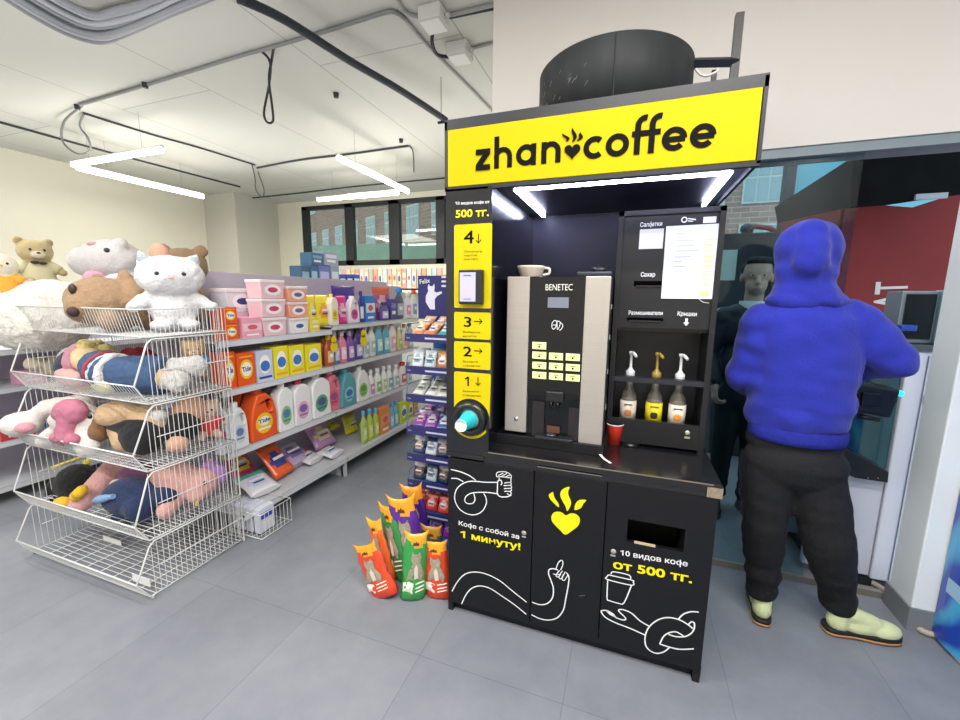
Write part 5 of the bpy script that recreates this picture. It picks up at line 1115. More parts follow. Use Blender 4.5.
m=MB(); m.ball(c+Vector((-.05,-.085,.01)),(.014,.01,.014)); m.build('eye',mat('#1a1a1a',.2),t)
t=thing('dark_doll','peach faced doll in black clothes lying at right of third bin','doll',(-2.4,1.4,Z_3))
m=MB(); m.ball((-2.42,1.36,Z_3+.11),(.13,.09,.10),sub=3); m.cone((-2.45,1.34,Z_3+.16),.05,(-2.58,1.30,Z_3+.17),.025); m.ball((-2.31,1.50,Z_3+.13),(.09,.09,.085),sub=3); blob(m,'clothes',fur('#15161c',.4),t,voxel=.01,smooth=3,noisea=.005)
m=MB(); m.ball((-2.265,1.44,Z_3+.06),(.05,.055,.05)); m.build('hand',fur('#dfb092',.3),t); m=MB(); m.ball((-2.36,1.42,Z_3+.21),(.045,.04,.035)); m.build('white_collar',fur('#e4e2e0',.3),t); m=MB(); m.ball((-2.35,1.58,Z_3+.20),(.09,.09,.09),sub=3); m.build('head',fur('#d2a184',.3),t)
p=(-2.32,1.66,Z_3+.02); plush('plush_bear','red dressed plush with pale face at back right of third bin',.26,'#d9bca8',p,look(*p[:2]),clothes='#c23a34')
# ---- second tier
Z_2=.324
t=thing('plush_penguin','black plush penguin with yellow beak and feet in second bin','plush toy',(-2.95,1.4,Z_2)); c=PX(66,484,1.36)
m=MB(); m.ball(c+Vector((.0,.06,-.03)),(.15,.11,.13),sub=3); m.ball(c+Vector((-.10,.02,-.06)),(.07,.08,.09),sub=3); blob(m,'body',fur('#0d1014',.4),t,voxel=.011,smooth=4,noisea=.004)
m=MB(); q=PX(82,490,1.27); r_=PX(76,496,1.25); m.cone(q,.028,r_,.03); m.build('beak',fur('#e8b92a',.3),t); m=MB(); m.ball(PX(62,503,1.24),(.05,.04,.035)); m.build('foot',fur('#e8b92a',.3),t)
m=MB(); q=PX(52,468,1.42); r_=PX(86,456,1.60); m.tube([q,r_],.012,8); m.cone(r_+Vector((0,0,-.03)),.02,r_+Vector((.06,-.03,-.04)),.02,8); tag(m.build('yellow_stick',mat('#e3cf3a',.6)),'yellow soft stick lying at back of the second bin','toy')
t=thing('plush_pig','long pink plush lying diagonally in the second bin','plush toy',(-2.75,1.4,Z_2)); a=PX(72,508,1.24); b_=PX(118,468,1.5)
m=MB(); m.cone(a+Vector((0,.04,.01)),.055,b_,.085); m.ball(b_+Vector((.05,.03,.02)),(.09,.07,.07)); blob(m,'body',fur('#deaaa6',.4),t,voxel=.01,smooth=4,noisea=.004)
t=thing('plush_octopus','mauve plush with white patch behind the navy whale','plush toy',(-2.6,1.5,Z_2)); c=PX(138,475,1.48); m=MB(); m.ball(c,(.10,.09,.09),sub=3); m.cone(c,.05,c+Vector((-.05,-.08,-.1)),.045); blob(m,'body',fur('#8a5a80',.4),t,voxel=.01,smooth=4,noisea=.004); m=MB(); m.ball(c+Vector((-.04,-.09,-.03)),(.05,.03,.035)); m.build('patch',fur('#d5cfd4',.3),t)
t=thing('plush_whale','navy blue plush whale with light blue stripe in second bin','plush toy',(-2.6,1.3,Z_2)); c=PX(120,503,1.28)
m=MB(); m.ball((c.x,1.34,Z_2+.11),(.17,.12,.10),sub=3); m.cone((c.x+.05,1.33,Z_2+.10),.09,(-2.40,1.30,Z_2+.09),.075); m.ball((-2.36,1.40,Z_2+.12),(.08,.08,.05)); blob(m,'body',fur('#1f3058',.4),t,voxel=.01,smooth=4,noisea=.003)
m=MB(); q=[(c.x-.13,1.235,Z_2+.11),(c.x-.04,1.215,Z_2+.145),(c.x+.05,1.23,Z_2+.17)]; m.tube(spline(q,5),[.012]*4+[.02]*4+[.014]*3,8); m.build('stripe',fur('#7ea0cc',.3),t)
t=thing('plush_unicorn','peach plush unicorn with lilac mane at right of second bin','plush toy',(-2.35,1.55,Z_2))
m=MB(); m.ball((-2.42,1.50,Z_2+.14),(.16,.12,.12),sub=3); m.cone((-2.36,1.46,Z_2+.07),.05,(-2.3,1.36,Z_2+.055),.045); m.ball((-2.29,1.56,Z_2+.13),(.085,.09,.085),sub=3); m.ball((-2.25,1.50,Z_2+.09),(.05,.05,.045)); m.cone((-2.31,1.62,Z_2+.2),.03,(-2.30,1.64,Z_2+.24),.012,8); blob(m,'body',fur('#e0aca4',.4),t,voxel=.01,smooth=4,noisea=.004)
m=MB()
for k in range(14): m.ball((-2.28+random.uniform(-.03,.03),1.64+random.uniform(-.035,.035),Z_2+.07+k*.011),.033)
blob(m,'mane',fur('#b78acb',.5),t,voxel=.009,smooth=2,noisea=.004)
m=MB(); m.ball((-2.222,1.535,Z_2+.15),(.012,.014,.016)); m.build('eye',mat('#1f2a44',.15,coat=.5),t); m=MB(); m.cone((-2.235,1.50,Z_2+.10),.012,(-2.215,1.47,Z_2+.05),.006,8); m.build('horn',mat('#d8c04c',.4),t)
# bottom tier
m=MB(); m.ball((-3.05,1.62,.10),(.20,.06,.085),sub=3); m.ball((-3.14,1.6,.07),(.08,.07,.045)); tag(blob(m,'blue_cloth',mat('#2b4f7c',.9,bump=.4,scale=30,var=.2),None,voxel=.012,smooth=3,noisea=.012,noises=14),'dark blue cloth bundle at the back left of the lowest bin','cloth')
# ================================================================== PEOPLE
SKIN='#c59a80'
def hand(m,wr,d,up,side,s=1.0):
    """palm + four curled fingers + thumb; wr wrist, d direction, up back-of-hand normal, side +-1"""
    d=Vector(d).normalized(); up=Vector(up).normalized(); r=d.cross(up).normalized()*side; wr=Vector(wr)
    pc=wr+d*.055*s; m.ball(wr+d*.02*s,.026*s); 
    for k in range(4):
        b=wr+d*.02*s+r*(-.024+.016*k)*s; kn=wr+d*.088*s+r*(-.030+.0195*k)*s; m.cone(b,.014*s,kn,.0115*s,8)
        L=(.040,.045,.042,.033)[k]*s; p1=kn+(d*.8-up*.6).normalized()*L; p2=p1+(d*.1-up*1).normalized()*L*.65; p3=p2+(-d*.5-up*.7).normalized()*L*.5
        m.cone(kn,.0105*s,p1,.0098*s,8); m.cone(p1,.0098*s,p2,.009*s,8); m.cone(p2,.009*s,p3,.008*s,8)
    b=wr+d*.03*s-r*.022*s; p1=b+(d*.5-r*.8-up*.3).normalized()*.04*s; p2=p1+(d*.8-r*.2-up*.5).normalized()*.032*s; m.cone(b,.015*s,p1,.0125*s,8); m.cone(p1,.0125*s,p2,.0105*s,8)
def head(m,c,f,s=1.0):
    f=Vector(f).normalized(); r=Vector((0,0,1)).cross(f).normalized(); c=Vector(c)
    R=Matrix((r,f,Vector((0,0,1)))).transposed()
    m.ball(c+Vector((0,0,.03*s)),(.076*s,.096*s,.088*s),rot=R,sub=3); m.ball(c-Vector((0,0,.045*s))+f*.018*s,(.058*s,.072*s,.07*s),rot=R,sub=3)
    m.cone(c+f*.088*s+Vector((0,0,.01*s)),.010*s,c+f*.112*s-Vector((0,0,.028*s)),.014*s,8); m.ball(c+f*.086*s-Vector((0,0,.062*s)),(.026*s,.012*s,.010*s),rot=R)
    m.ball(c+f*.078*s+Vector((0,0,.032*s)),(.05*s,.016*s,.010*s),rot=R)
    for q in (-1,1): m.ball(c+r*q*.078*s-Vector((0,0,.01*s))-f*.005*s,(.010*s,.02*s,.032*s),rot=R)
    return R
def eyes(t,c,f,s=1.0):
    f=Vector(f).normalized(); r=Vector((0,0,1)).cross(f).normalized(); c=Vector(c)
    for q in (-1,1):
        m=MB(); p=c+r*q*.031*s+f*.081*s+Vector((0,0,.012*s)); m.m(0).ball(p-f*.004*s,.011*s); m.m(1).ball(p+f*.002*s,.0062*s); m.build('eye',[mat('#b8b2aa',.3),mat('#2b1d16',.2)],t)
def shoe(t,a,yaw,L=.30,up='#d3dba8',sole='#1a1b1f',gum='#b98a58'):
    c,s_=math.cos(yaw),math.sin(yaw); M=Matrix(((c,-s_,0,a[0]),(s_,c,0,a[1]),(0,0,1,a[2]),(0,0,0,1)))  # local +x = toe
    prof=[(-.008,.012),(.0,.030),(.03,.040),(.10,.037),(.17,.045),(.22,.047),(.27,.036),(.29,.012)]
    out=[(x*L/.29,w) for x,w in prof]+[(x*L/.29,-w) for x,w in prof[::-1]]; out=[(v.x,v.y) for v in spline([Vector((p[0]-.02,p[1],0)) for p in out],3,True)]
    sh=MB(); m=sh
    m.ball((.030,0,.060),(.050,.042,.058)); m.ball((.12,0,.050),(.10,.044,.050)); m.ball((.205,0,.042),(.080,.049,.042)); m.cone((.030,0,.085),.040,(.045,0,.115),.040); m.cone((.07,0,.10),.038,(.17,0,.068),.034); m.xf(M)
    u=blob(m,'shoe',[mat(up,.7,var=.1,scale=30,bump=.15),mat('#b9b48c',.7)],t,voxel=.006,smooth=5,colorfn=lambda p:0)
    m=MB(); m.prism(out,-.018,-.0); 
    for v in m.bm.verts: x,y,z=v.co; v.co=(x,z,-y+.0+.012)
    m.xf(M); m.build('sole',mat(sole,.6),u)
    m=MB(); m.prism([(x*1.0,y*1.02) for x,y in out],-.012,0)
    for v in m.bm.verts: x,y,z=v.co; v.co=(x,z,-y)
    m.xf(M); m.build('outsole',mat(gum,.6),u)
    m=MB()
    for k in range(4): m.tube(spline([(.085+.022*k,-.03,.085-.010*k),(.09+.022*k,0,.108-.013*k),(.085+.022*k,.03,.085-.010*k)],3),.0035,6)
    m.xf(M); m.build('laces',mat('#c9cf9e',.8),u)
# ---- man in blue
t=thing('person','person in bright blue hooded sweatshirt and black trousers seen from behind','person',(.78,2.15,0))
Hc=Vector((.695,2.17,1.72)); fd=Vector((.12,1,-.15)).normalized()
m=MB(); head(m,Hc,fd,1.0); m.cone((.70,2.15,1.48),.055,Hc-Vector((0,0,.03)),.052); m.ball((.72,2.14,1.34),(.155,.09,.15),sub=3); m.ball((.73,2.13,1.10),(.13,.085,.16),sub=3); m.ball((.735,2.13,.93),(.145,.095,.10),sub=3)
LSh,LEl,LWr=Vector((.545,2.14,1.46)),Vector((.515,2.17,1.19)),Vector((.60,2.38,1.12)); RSh,REl,RWr=Vector((.89,2.15,1.47)),Vector((1.035,2.13,1.30)),Vector((.985,2.36,1.22))
for a,b,c in ((LSh,LEl,LWr),(RSh,REl,RWr)): m.cone(a,.048,b,.038); m.cone(b,.038,c,.026)
m.cone((.66,2.13,.88),.07,(.655,2.11,.50),.05); m.cone((.655,2.11,.5),.05,(.695,2.17,.10),.036); m.cone((.81,2.13,.88),.07,(.885,2.09,.50),.05); m.cone((.885,2.09,.5),.05,(1.02,2.21,.11),.036)
hand(m,LWr,(.5,1,-.2),(-.2,.2,1),1); hand(m,RWr,(-.5,1,.0),(.1,.2,1),-1)
blob(m,'body',mat(SKIN,.55),t,voxel=.007,smooth=3,sfac=.5); body=t.children[0]; eyes(t,Hc,fd)
bl='#1c2798'
BM=mat(bl,.95,bump=.3,scale=120,sheen=.15,var=.08)
def wr(p):
    f=noise.noise(Vector((p.x*7,p.y*7,p.z*4+3)))*.010
    f+=.015*noise.noise(Vector((p.x*12+p.z*10,p.y*9,p.z*14-p.x*6)))*(1 if (p.z<1.10 or p.x>.90 or p.x<.56) else .4); f+=.012*noise.noise(Vector((p.x*9+1,p.y*3,p.z*2.2))); return f
m=MB(); m.lathe([(0,.97),(.15,.97),(.178,.985),(.196,1.03),(.200,1.08),(.196,1.16),(.196,1.25),(.200,1.34),(.200,1.42),(.185,1.48),(.14,1.535),(.08,1.56),(0,1.57)],(.722,2.13,0),40,sy=.70)
m.cone((.565,2.14,1.44),.092,(.515,2.16,1.20),.076); m.cone((.515,2.16,1.20),.076,(.585,2.34,1.12),.055)
m.cone((.87,2.14,1.46),.095,(1.025,2.12,1.315),.080); m.cone((1.025,2.12,1.315),.080,(.995,2.31,1.235),.058)
m.cone((.715,2.13,1.48),.12,(.70,2.15,1.56),.105); m.ball((.70,2.12,1.55),(.13,.09,.04),sub=3)
sw=blob(m,'sweatshirt',BM,t,voxel=.009,smooth=14,wrinkle=wr)
m=MB(); m.ball((.695,2.14,1.755),(.120,.128,.125),sub=3); m.ball((.692,2.13,1.66),(.112,.118,.12),sub=3); m.ball((.698,2.12,1.58),(.122,.108,.075),sub=3); m.ball((.70,2.11,1.545),(.15,.10,.05),sub=3); m.cone((.675,2.06,1.81),.06,(.68,2.04,1.70),.07)
def hw(p): return .007*noise.noise(Vector((p.x*10,p.y*8,p.z*20+p.x*10)))+.008*noise.noise(Vector((p.x*22+p.z*5,p.y*6,p.z*6)))+.006*noise.noise(p*9)
# open the hood at the front by cutting faces that look at the face
hd_=blob(m,'hood',BM,t,voxel=.008,smooth=20,wrinkle=hw)
bm=bmesh.new(); bm.from_mesh(hd_.data); off=t.location
kill=[f for f in bm.faces if (f.calc_center_median()+off-Hc).normalized().dot(fd)>.68 and (f.calc_center_median()+off).z>1.60]
bmesh.ops.delete(bm,geom=kill,context='FACES'); bm.to_mesh(hd_.data); bm.free()
m=MB(); m.lathe([(.166,.935),(.178,.938),(.183,.96),(.183,.985),(.178,1.0)],(.733,2.12,0),48,sy=.76); hb_=m.build('hem_band',mat('#1a248c',.95,bump=.5,scale=60),t)
for (a,b) in (((.585,2.34,1.12),(.60,2.385,1.115)),((.995,2.31,1.235),(.985,2.355,1.222))):
    m=MB(); m.tube([a,b],[.046,.040],16); m.build('cuff',mat('#1a248c',.95,bump=.5,scale=60),t)
TM=mat('#0b0c11',.9,bump=.25,scale=80,var=.15)
def tw(p): return .010*noise.noise(Vector((p.x*6,p.y*6,p.z*5)))+.008*noise.noise(Vector((p.x*5,p.y*7,p.z*22)))*(1.6 if p.z<.32 else .6)
m=MB(); m.ball((.735,2.125,.93),(.185,.13,.10),sub=3); m.ball((.74,2.115,.83),(.195,.145,.13),sub=3)
m.cone((.655,2.12,.80),.108,(.655,2.10,.50),.092); m.cone((.655,2.10,.50),.092,(.688,2.16,.20),.070); m.cone((.688,2.16,.20),.070,(.692,2.165,.155),.072)
m.cone((.815,2.12,.80),.115,(.885,2.085,.50),.100); m.cone((.885,2.085,.50),.100,(1.0,2.19,.21),.074); m.cone((1.0,2.19,.21),.074,(1.015,2.20,.15),.076)
blob(m,'trousers',TM,t,voxel=.009,smooth=5,wrinkle=tw)
shoe(t,(.695,2.115,.006),math.radians(82)); shoe(t,(.985,2.175,.006),math.radians(8))
# ---- person behind the glass
t=thing('person','person in black jacket and dark trousers standing behind the glass','person',(.80,3.3,0))
Hc=Vector((.805,3.3,1.70)); fd=Vector((-.15,-1,-.1)).normalized(); m=MB(); head(m,Hc,fd,1.12); m.cone((.80,3.32,1.42),.06,Hc-Vector((0,0,.04)),.058)
m.ball((.80,3.32,1.30),(.15,.09,.15),sub=3); m.ball((.80,3.32,1.02),(.13,.09,.16),sub=3); m.cone((.71,3.32,.88),.07,(.71,3.31,.5),.05); m.cone((.71,3.31,.5),.05,(.71,3.32,.1),.04); m.cone((.87,3.32,.88),.07,(.89,3.31,.5),.05); m.cone((.89,3.31,.5),.05,(.89,3.32,.1),.04)
for sx in (-1,1):
    m.cone((.80+sx*.18,3.32,1.44),.05,(.80+sx*.23,3.32,1.15),.04); m.cone((.80+sx*.23,3.32,1.15),.04,(.80+sx*.20,3.2,.95),.028); hand(m,(.80+sx*.20,3.2,.95),(0,-.4,-1),(sx,-.2,0),sx)
blob(m,'body',mat('#b08f7d',.6),t,voxel=.008,smooth=3,sfac=.5); eyes(t,Hc,fd,1.12)
m=MB(); m.ball(Hc+Vector((0,.03,.045)),(.094,.10,.088),sub=3); m.ball(Hc+Vector((0,-.04,.10)),(.08,.06,.03),sub=3); blob(m,'hair',mat('#15130f',.8,bump=.5,scale=60),t,voxel=.009,smooth=3,noisea=.004)
m=MB(); m.ball((.80,3.32,1.33),(.19,.13,.17),sub=3); m.ball((.80,3.32,1.08),(.18,.13,.22),sub=3); m.ball((.80,3.32,1.45),(.17,.10,.07),sub=3)
for sx in (-1,1): m.cone((.80+sx*.17,3.32,1.42),.075,(.80+sx*.24,3.32,1.15),.065); m.cone((.80+sx*.24,3.32,1.15),.065,(.80+sx*.205,3.22,.98),.05)
blob(m,'jacket',mat('#101418',.6,bump=.3,scale=40),t,voxel=.011,smooth=5,wrinkle=tw)
m=MB(); m.lathe([(.075,1.46),(.085,1.49),(.078,1.535)],(.80,3.31,0),24); m.build('white_collar',mat('#d9dcde',.8),t)
m=MB(); m.ball((.80,3.32,.86),(.17,.125,.12),sub=3)
for sx,x in ((-1,.71),(1,.89)): m.cone((.80+sx*.08,3.32,.84),.095,(x,3.31,.5),.075); m.cone((x,3.31,.5),.075,(x,3.32,.12),.06)
blob(m,'trousers',mat('#141c22',.9,bump=.3,scale=60),t,voxel=.011,smooth=5,wrinkle=tw)
shoe(t,(.70,3.36,.006),math.radians(-100),up='#16181b',sole='#202226',gum='#2a2a2a'); shoe(t,(.88,3.36,.006),math.radians(-80),up='#16181b',sole='#202226',gum='#2a2a2a')
# ================================================================== SNACK RACK
RB='#1763c0'; RM=mat('#1d62b8',.4); RS=mat('#2b2c66',.4)
RX0,RX1,RYF,RYB=-1.215,-.80,2.08,2.42
t=thing('snack_rack','blue wire display rack with pet snack packets beside the kiosk','rack',(-1.0,2.25,0))
m=MB(); m.box(-1.19,-1.10,RYB-.03,RYB,0,1.62,bev=.004); m.box(-.9,-.82,RYB-.03,RYB,0,1.62,bev=.004); m.build('post',RM,t)
m=MB(); m.box(RX0,RX1,RYF+.02,RYB,0,.05); m.build('base',RM,t)
rackz=(1.315,1.125,.955,.757,.587,.418,.222)
for z in rackz:
    m=MB(); m.box(RX0+.005,RX1,RYF+.01,RYB,z-.012,z-.006)
    for k in range(9): m.tube([(RX0+.02+k*.045,RYF,z-.006),(RX0+.02+k*.045,RYB,z-.006)],.002,4)
    for x in (RX0+.003,RX1-.003): m.tube([(x,RYF,z+.02),(x,RYF+.02,z+.07),(x,RYB-.02,z+.07)],.003,5)
    s=m.build('tray',mat('#2a5fa8',.4),t)
    m=MB(); m.box(RX0,RX1,RYF-.004,RYF,z-.03,z+.018); p=m.build('price_strip',RS,s) 
    p.location=(0,0,0)
    m=MB(); text(m,'Felix',(RX0+.012,RYF-.0055,z-.011),(RX0+.035,RYF-.0055,z-.011),.008,.02); 
    m.box(RX0+.13,RX0+.27,RYF-.0052,RYF-.004,z-.012,z-.002); m.build('strip_print',mat('#c7c9e6',.5),s)
m=MB(); m.box(at(418,290,1,2.375).x,-.80,2.375,2.385,1.40,1.675); sg=m.build('header_card',mat('#23246a',.4),t)
m=MB(); a=at(420,284,1,2.373); b=at(430,282.5,1,2.373); text(m,'Felix',a,b,.028,.04)
for k in range(3): c=at(444.5,277+4.5*k,1,2.373); m.box(c.x-.02,c.x+.01,2.372,2.374,c.z-.006,c.z+.006)
# white cat silhouette
cx=at(430,296,1,2.373)
o=[(0,-.085),(.035,-.085),(.033,-.02),(.05,.0),(.085,.018),(.08,.03),(.045,.022),(.03,.03),(.034,.055),(.03,.078),(.02,.062),(.002,.062),(-.01,.076),(-.016,.05),(-.012,.03),(-.03,.0),(-.03,-.04)]
m.prism([(cx.x+p[0],cx.z+p[1]) for p in o],2.374,2.3725); m.build('header_print',mat('#dfe0f0',.5),sg)
# packets
proto={}
pc=[('#d98a5a','#e9c39a'),('#cfe0de','#6fb0b4'),('#3a9aa8','#cfe6e6'),('#8a4aa0','#c9a0d0')]
tiers=[(1.315,[('#e08c50','#f0c9a0','#e9dfc8'),('#d97a4a','#efc9a8','#e6e0d4'),('#3fa0a8','#a9d8d8','#dfeeee'),('#3a9aa0','#a0d4d4','#e0eaea'),('#8a4aa0','#c9a0d0','#e9d9ee')],'orange and teal snack sachets on the top rack tray',55),
(1.125,[('#dfe4e6','#c9d4d8','#8fb0b8'),('#cdd9dc','#e6ecec','#5a8f9c'),('#b5764a','#d9a070','#e9dcc9'),('#d9dfe2','#c2ccd0','#9aa8b0'),('#9c5a3c','#caa080','#e0d4c0')],'white and brown snack sachets on second rack tray',15),
(.955,[('#dfe2d6','#e8eadf','#a9b08c'),('#e3e6de','#d4d9cc','#b0b88f'),('#d9dccf','#e9ece2','#9aa47c'),('#e2e4da','#cfd4c4','#aab28a'),('#dcdfd2','#e4e7da','#9ea67f')],'cream snack sachets on third rack tray',60),
(.757,[('#7a4a9c','#c9b0dc','#d98ab0'),('#8f5aa8','#b999cc','#e9d0e0'),('#4a5a9c','#9ca8d0','#e0e4f0'),('#a04a78','#d090b0','#eed8e4'),('#5a4a98','#a89cd0','#e4e0f0')],'purple snack sachets on fourth rack tray',55),
(.587,[('#2a3f6c','#b8c4d4','#c9a888'),('#cfd6dc','#2c4a70','#8a9cb0'),('#283a60','#c0ccd8','#b09078'),('#c4ccd4','#30486c','#98a8b8'),('#22345a','#aab8c8','#a88870')],'navy and white snack sachets on fifth rack tray',20),
(.418,[('#24324c','#c8d0d8','#8f6a50'),('#b9c6d0','#1f4f70','#6c8494'),('#1f2c44','#b8c4cc','#8a7060'),('#a8b8c4','#24486a','#7c90a0'),('#1c2840','#b0bcc8','#806858')],'dark snack sachets on sixth rack tray',15),
(.222,[('#d2382c','#e9685a','#e0a090'),('#c8302a','#e4786c','#dca498'),('#d64034','#e8706a','#e0b0a8'),('#c4342c','#e06c60','#d8a8a0'),('#ce3a30','#e2766a','#dca098')],'shiny red snack sachets on seventh rack tray',20)]
for z,cs,lab,tilt in tiers:
    for row in range(2):
        for k,(c,c1,c2) in enumerate(cs):
            kk=(c,c1,c2)
            w,h=.08,(.13 if tilt>50 else .105)
            if kk not in proto: proto[kk]=pouch(lab,w,.025,h,c,c1,c2,name='snack_sachet',cat='sachet',grp=lab); o=proto[kk]
            else: o=dup(proto[kk],(0,0,0))
            o.rotation_euler=(-math.radians(tilt),0,random.uniform(-.2,.2)); o.location=(RX0+.05+k*.082,RYF+.045+row*.085+(k%2)*.004,z+.004+row*(.03 if tilt>50 else 0))
# purple foil packets on base tray below
for k in range(4):
    if k==0: pf=pouch('shiny purple foil packet on the lowest rack level',.1,.03,.13,'#8a2aa8','#a34ac0','#c080d8',name='foil_packet',cat='packet',grp='purple foil packets on lowest rack level'); pf.location=(RX0+.06,RYF+.06,.06); pf.rotation_euler=(-.35,0,.1)
    else: dup(pf,(RX0+.06+k*.1,RYF+.06+.01*(k%2),.06),rot=(-.35,0,random.uniform(-.2,.2)))
# ================================================================== CAT LITTER BAGS
def litter(label,x,y,w,h,d,yaw,lean,c,topc,low,roll=0):
    t=thing('litter_bag',label,'bag',(0,0,0)); m=MB(); n=14; nz=18; F=[];Bk=[]
    for j in range(nz+1):
        v=j/nz; fr_=[];br=[]
        for i in range(n+1):
            u=i/n; s=2*u-1
            wv=w*((1-.06*math.sin(PI*v))*(1 if v<.72 else 1-.9*(v-.72)+2.2*max(0,v-.9)))
            th=d/2*(max(0,1-abs(s)**2.6))**.6*((1-v)**.55 if v>.25 else (.86+.14*min(1,v/.1)))
            zz=v*h+ (.07*h*(abs(s)**3-.5) if v>.8 else 0)*((v-.8)/.2)
            wb=.006*noise.noise(Vector((u*5+x*9,v*7,y*7)))
            fr_.append(m.bm.verts.new((s*wv/2+wb,-th+wb,zz))); br.append(m.bm.verts.new((s*wv/2+wb,th+.0008+wb,zz)))
        F.append(fr_);Bk.append(br)
    for j in range(nz):
        for i in range(n):
            u=(i+.5)/n; v=(j+.5)/nz; mi=0
            if v>.83+.06*math.sin(u*6+1): mi=1
            elif v<.13: mi=2
            for A_,fl in ((F,0),(Bk,1)):
                q=(A_[j][i],A_[j][i+1],A_[j+1][i+1],A_[j+1][i]); f=m.bm.faces.new(q[::-1] if fl else q); f.material_index=mi; f.smooth=True
    for j in range(nz):
        m.bm.faces.new((F[j][0],F[j+1][0],Bk[j+1][0],Bk[j][0])); m.bm.faces.new((F[j][n],Bk[j][n],Bk[j+1][n],F[j+1][n]))
    for i in range(n): m.bm.faces.new((F[0][i+1],F[0][i],Bk[0][i],Bk[0][i+1])); m.bm.faces.new((F[nz][i],F[nz][i+1],Bk[nz][i+1],Bk[nz][i]))
    def fy(px_,v): 
        s=2*px_/w; return -(d/2*(max(0,1-abs(s)**2.6))**.6*((1-v)**.55 if v>.25 else 1))-.002
    m.build('bag',[mat(c,.28,coat=.4,var=.12,scale=20),mat(topc,.3,coat=.4),mat(low,.3,coat=.4)],t)
    def patch(name,pts,mt,rings=1,off=0):
        # pts (x, v) polygon fan around its centre following the bag front
        m=MB(); cx=sum(p[0] for p in pts)/len(pts); cv=sum(p[1] for p in pts)/len(pts)
        L_=[]; 
        for r in (1,.66,.33): L_.append([m.bm.verts.new((cx+(p[0]-cx)*r,fy(cx+(p[0]-cx)*r,cv+(p[1]-cv)*r)-off,(cv+(p[1]-cv)*r)*h)) for p in pts])
        c_=m.bm.verts.new((cx,fy(cx,cv)-off,cv*h)); k=len(pts)
        for a,b in zip(L_,L_[1:]):
            for i in range(k): m.bm.faces.new((a[i],a[(i+1)%k],b[(i+1)%k],b[i]))
        for i in range(k): m.bm.faces.new((L_[-1][i],L_[-1][(i+1)%k],c_))
        bmesh.ops.recalc_face_normals(m.bm,faces=m.bm.faces); return m.build(name,mt,t)
    # seated grey cat picture
    cat_=[(-.3,.32),(.28,.32),(.34,.42),(.26,.52),(.2,.58),(.23,.66),(.16,.74),(.08,.70),(-.04,.70),(-.12,.74),(-.16,.64),(-.1,.56),(-.22,.46)]
    patch('cat_picture',[(a*w,b) for a,b in cat_],mat('#a39684',.6,var=.45,scale=60),off=.001)
    patch('white_chest',[(a*w,b) for a,b in ((.0,.34),(.14,.36),(.12,.5),(.05,.56),(-.03,.5))],mat('#d9d2c6',.6),off=.003)
    patch('white_panel',[(a*w,b) for a,b in ((-.42,.14),(-.05,.13),(-.02,.28),(-.2,.31),(-.42,.27))],mat('#eee6dd',.5),off=.001)
    for k in range(3): patch('stripe',[(a*w,b) for a,b in ((.06,.15+.055*k),(.40,.17+.055*k),(.40,.19+.055*k),(.06,.17+.055*k))],mat('#f3e9dc',.5),off=.0015)
    patch('logo_patch',[(a*w,b) for a,b in ((-.12,.82),(.12,.82),(.10,.86),(.04,.85),(0,.88),(-.04,.85),(-.10,.86))],mat('#5a3a1c',.5),off=.0015)
    t.location=(x,y,.002); t.rotation_euler=(Matrix.Rotation(yaw,3,'Z')@Matrix.Rotation(-lean,3,'X')@Matrix.Rotation(roll,3,'Y')).to_euler(); return t
LO='#d8451f'; LT='#f0a41e'; LG='#2f9a48'; LP='#5a2a94'
def lit(label,bx,by,tx,ty,w,d,yaw,c,topc,low):
    p=at(bx,by,2,0); q=at(tx,ty,1,p.y+.03); h=(q-p).length; r=math.atan2(q.x-p.x,q.z)
    litter(label,p.x,p.y+d/2,w,h,d,yaw,-.04,c,topc,low,r)
lit('orange litter bag at front left of the group, leaning left',381,600,362,546,.185,.085,-.1,LO,LT,'#d03a18')
lit('green litter bag in the middle of the front row',409,602,415,533,.13,.085,.5,LG,'#e0a92a','#2c9040')
lit('orange litter bag against the kiosk side',436,600,434,540,.15,.08,.1,LO,LT,'#d23c1a')
lit('yellow-topped litter bag just behind the front left orange bag',384,583,371,521,.14,.07,-.3,'#e0682c','#f0b02a',LO)
lit('green and red litter bag with orange top, left of the purple one',399,583,384,506,.15,.07,-.3,'#3a8a4c',LT,LG)
lit('bright purple litter bag with orange top behind the green bag',412,583,401,495,.18,.08,.1,LP,'#f0a020','#3a2a8c')
lit('violet litter bag at very back with tiny orange top',421,570,412,483,.15,.07,.05,'#4a2488','#e09420','#33307c')
lit('small dark litter bag behind orange bag by kiosk',434,584,432,524,.14,.06,.0,'#3a4a44','#b8862a','#2a3a34')
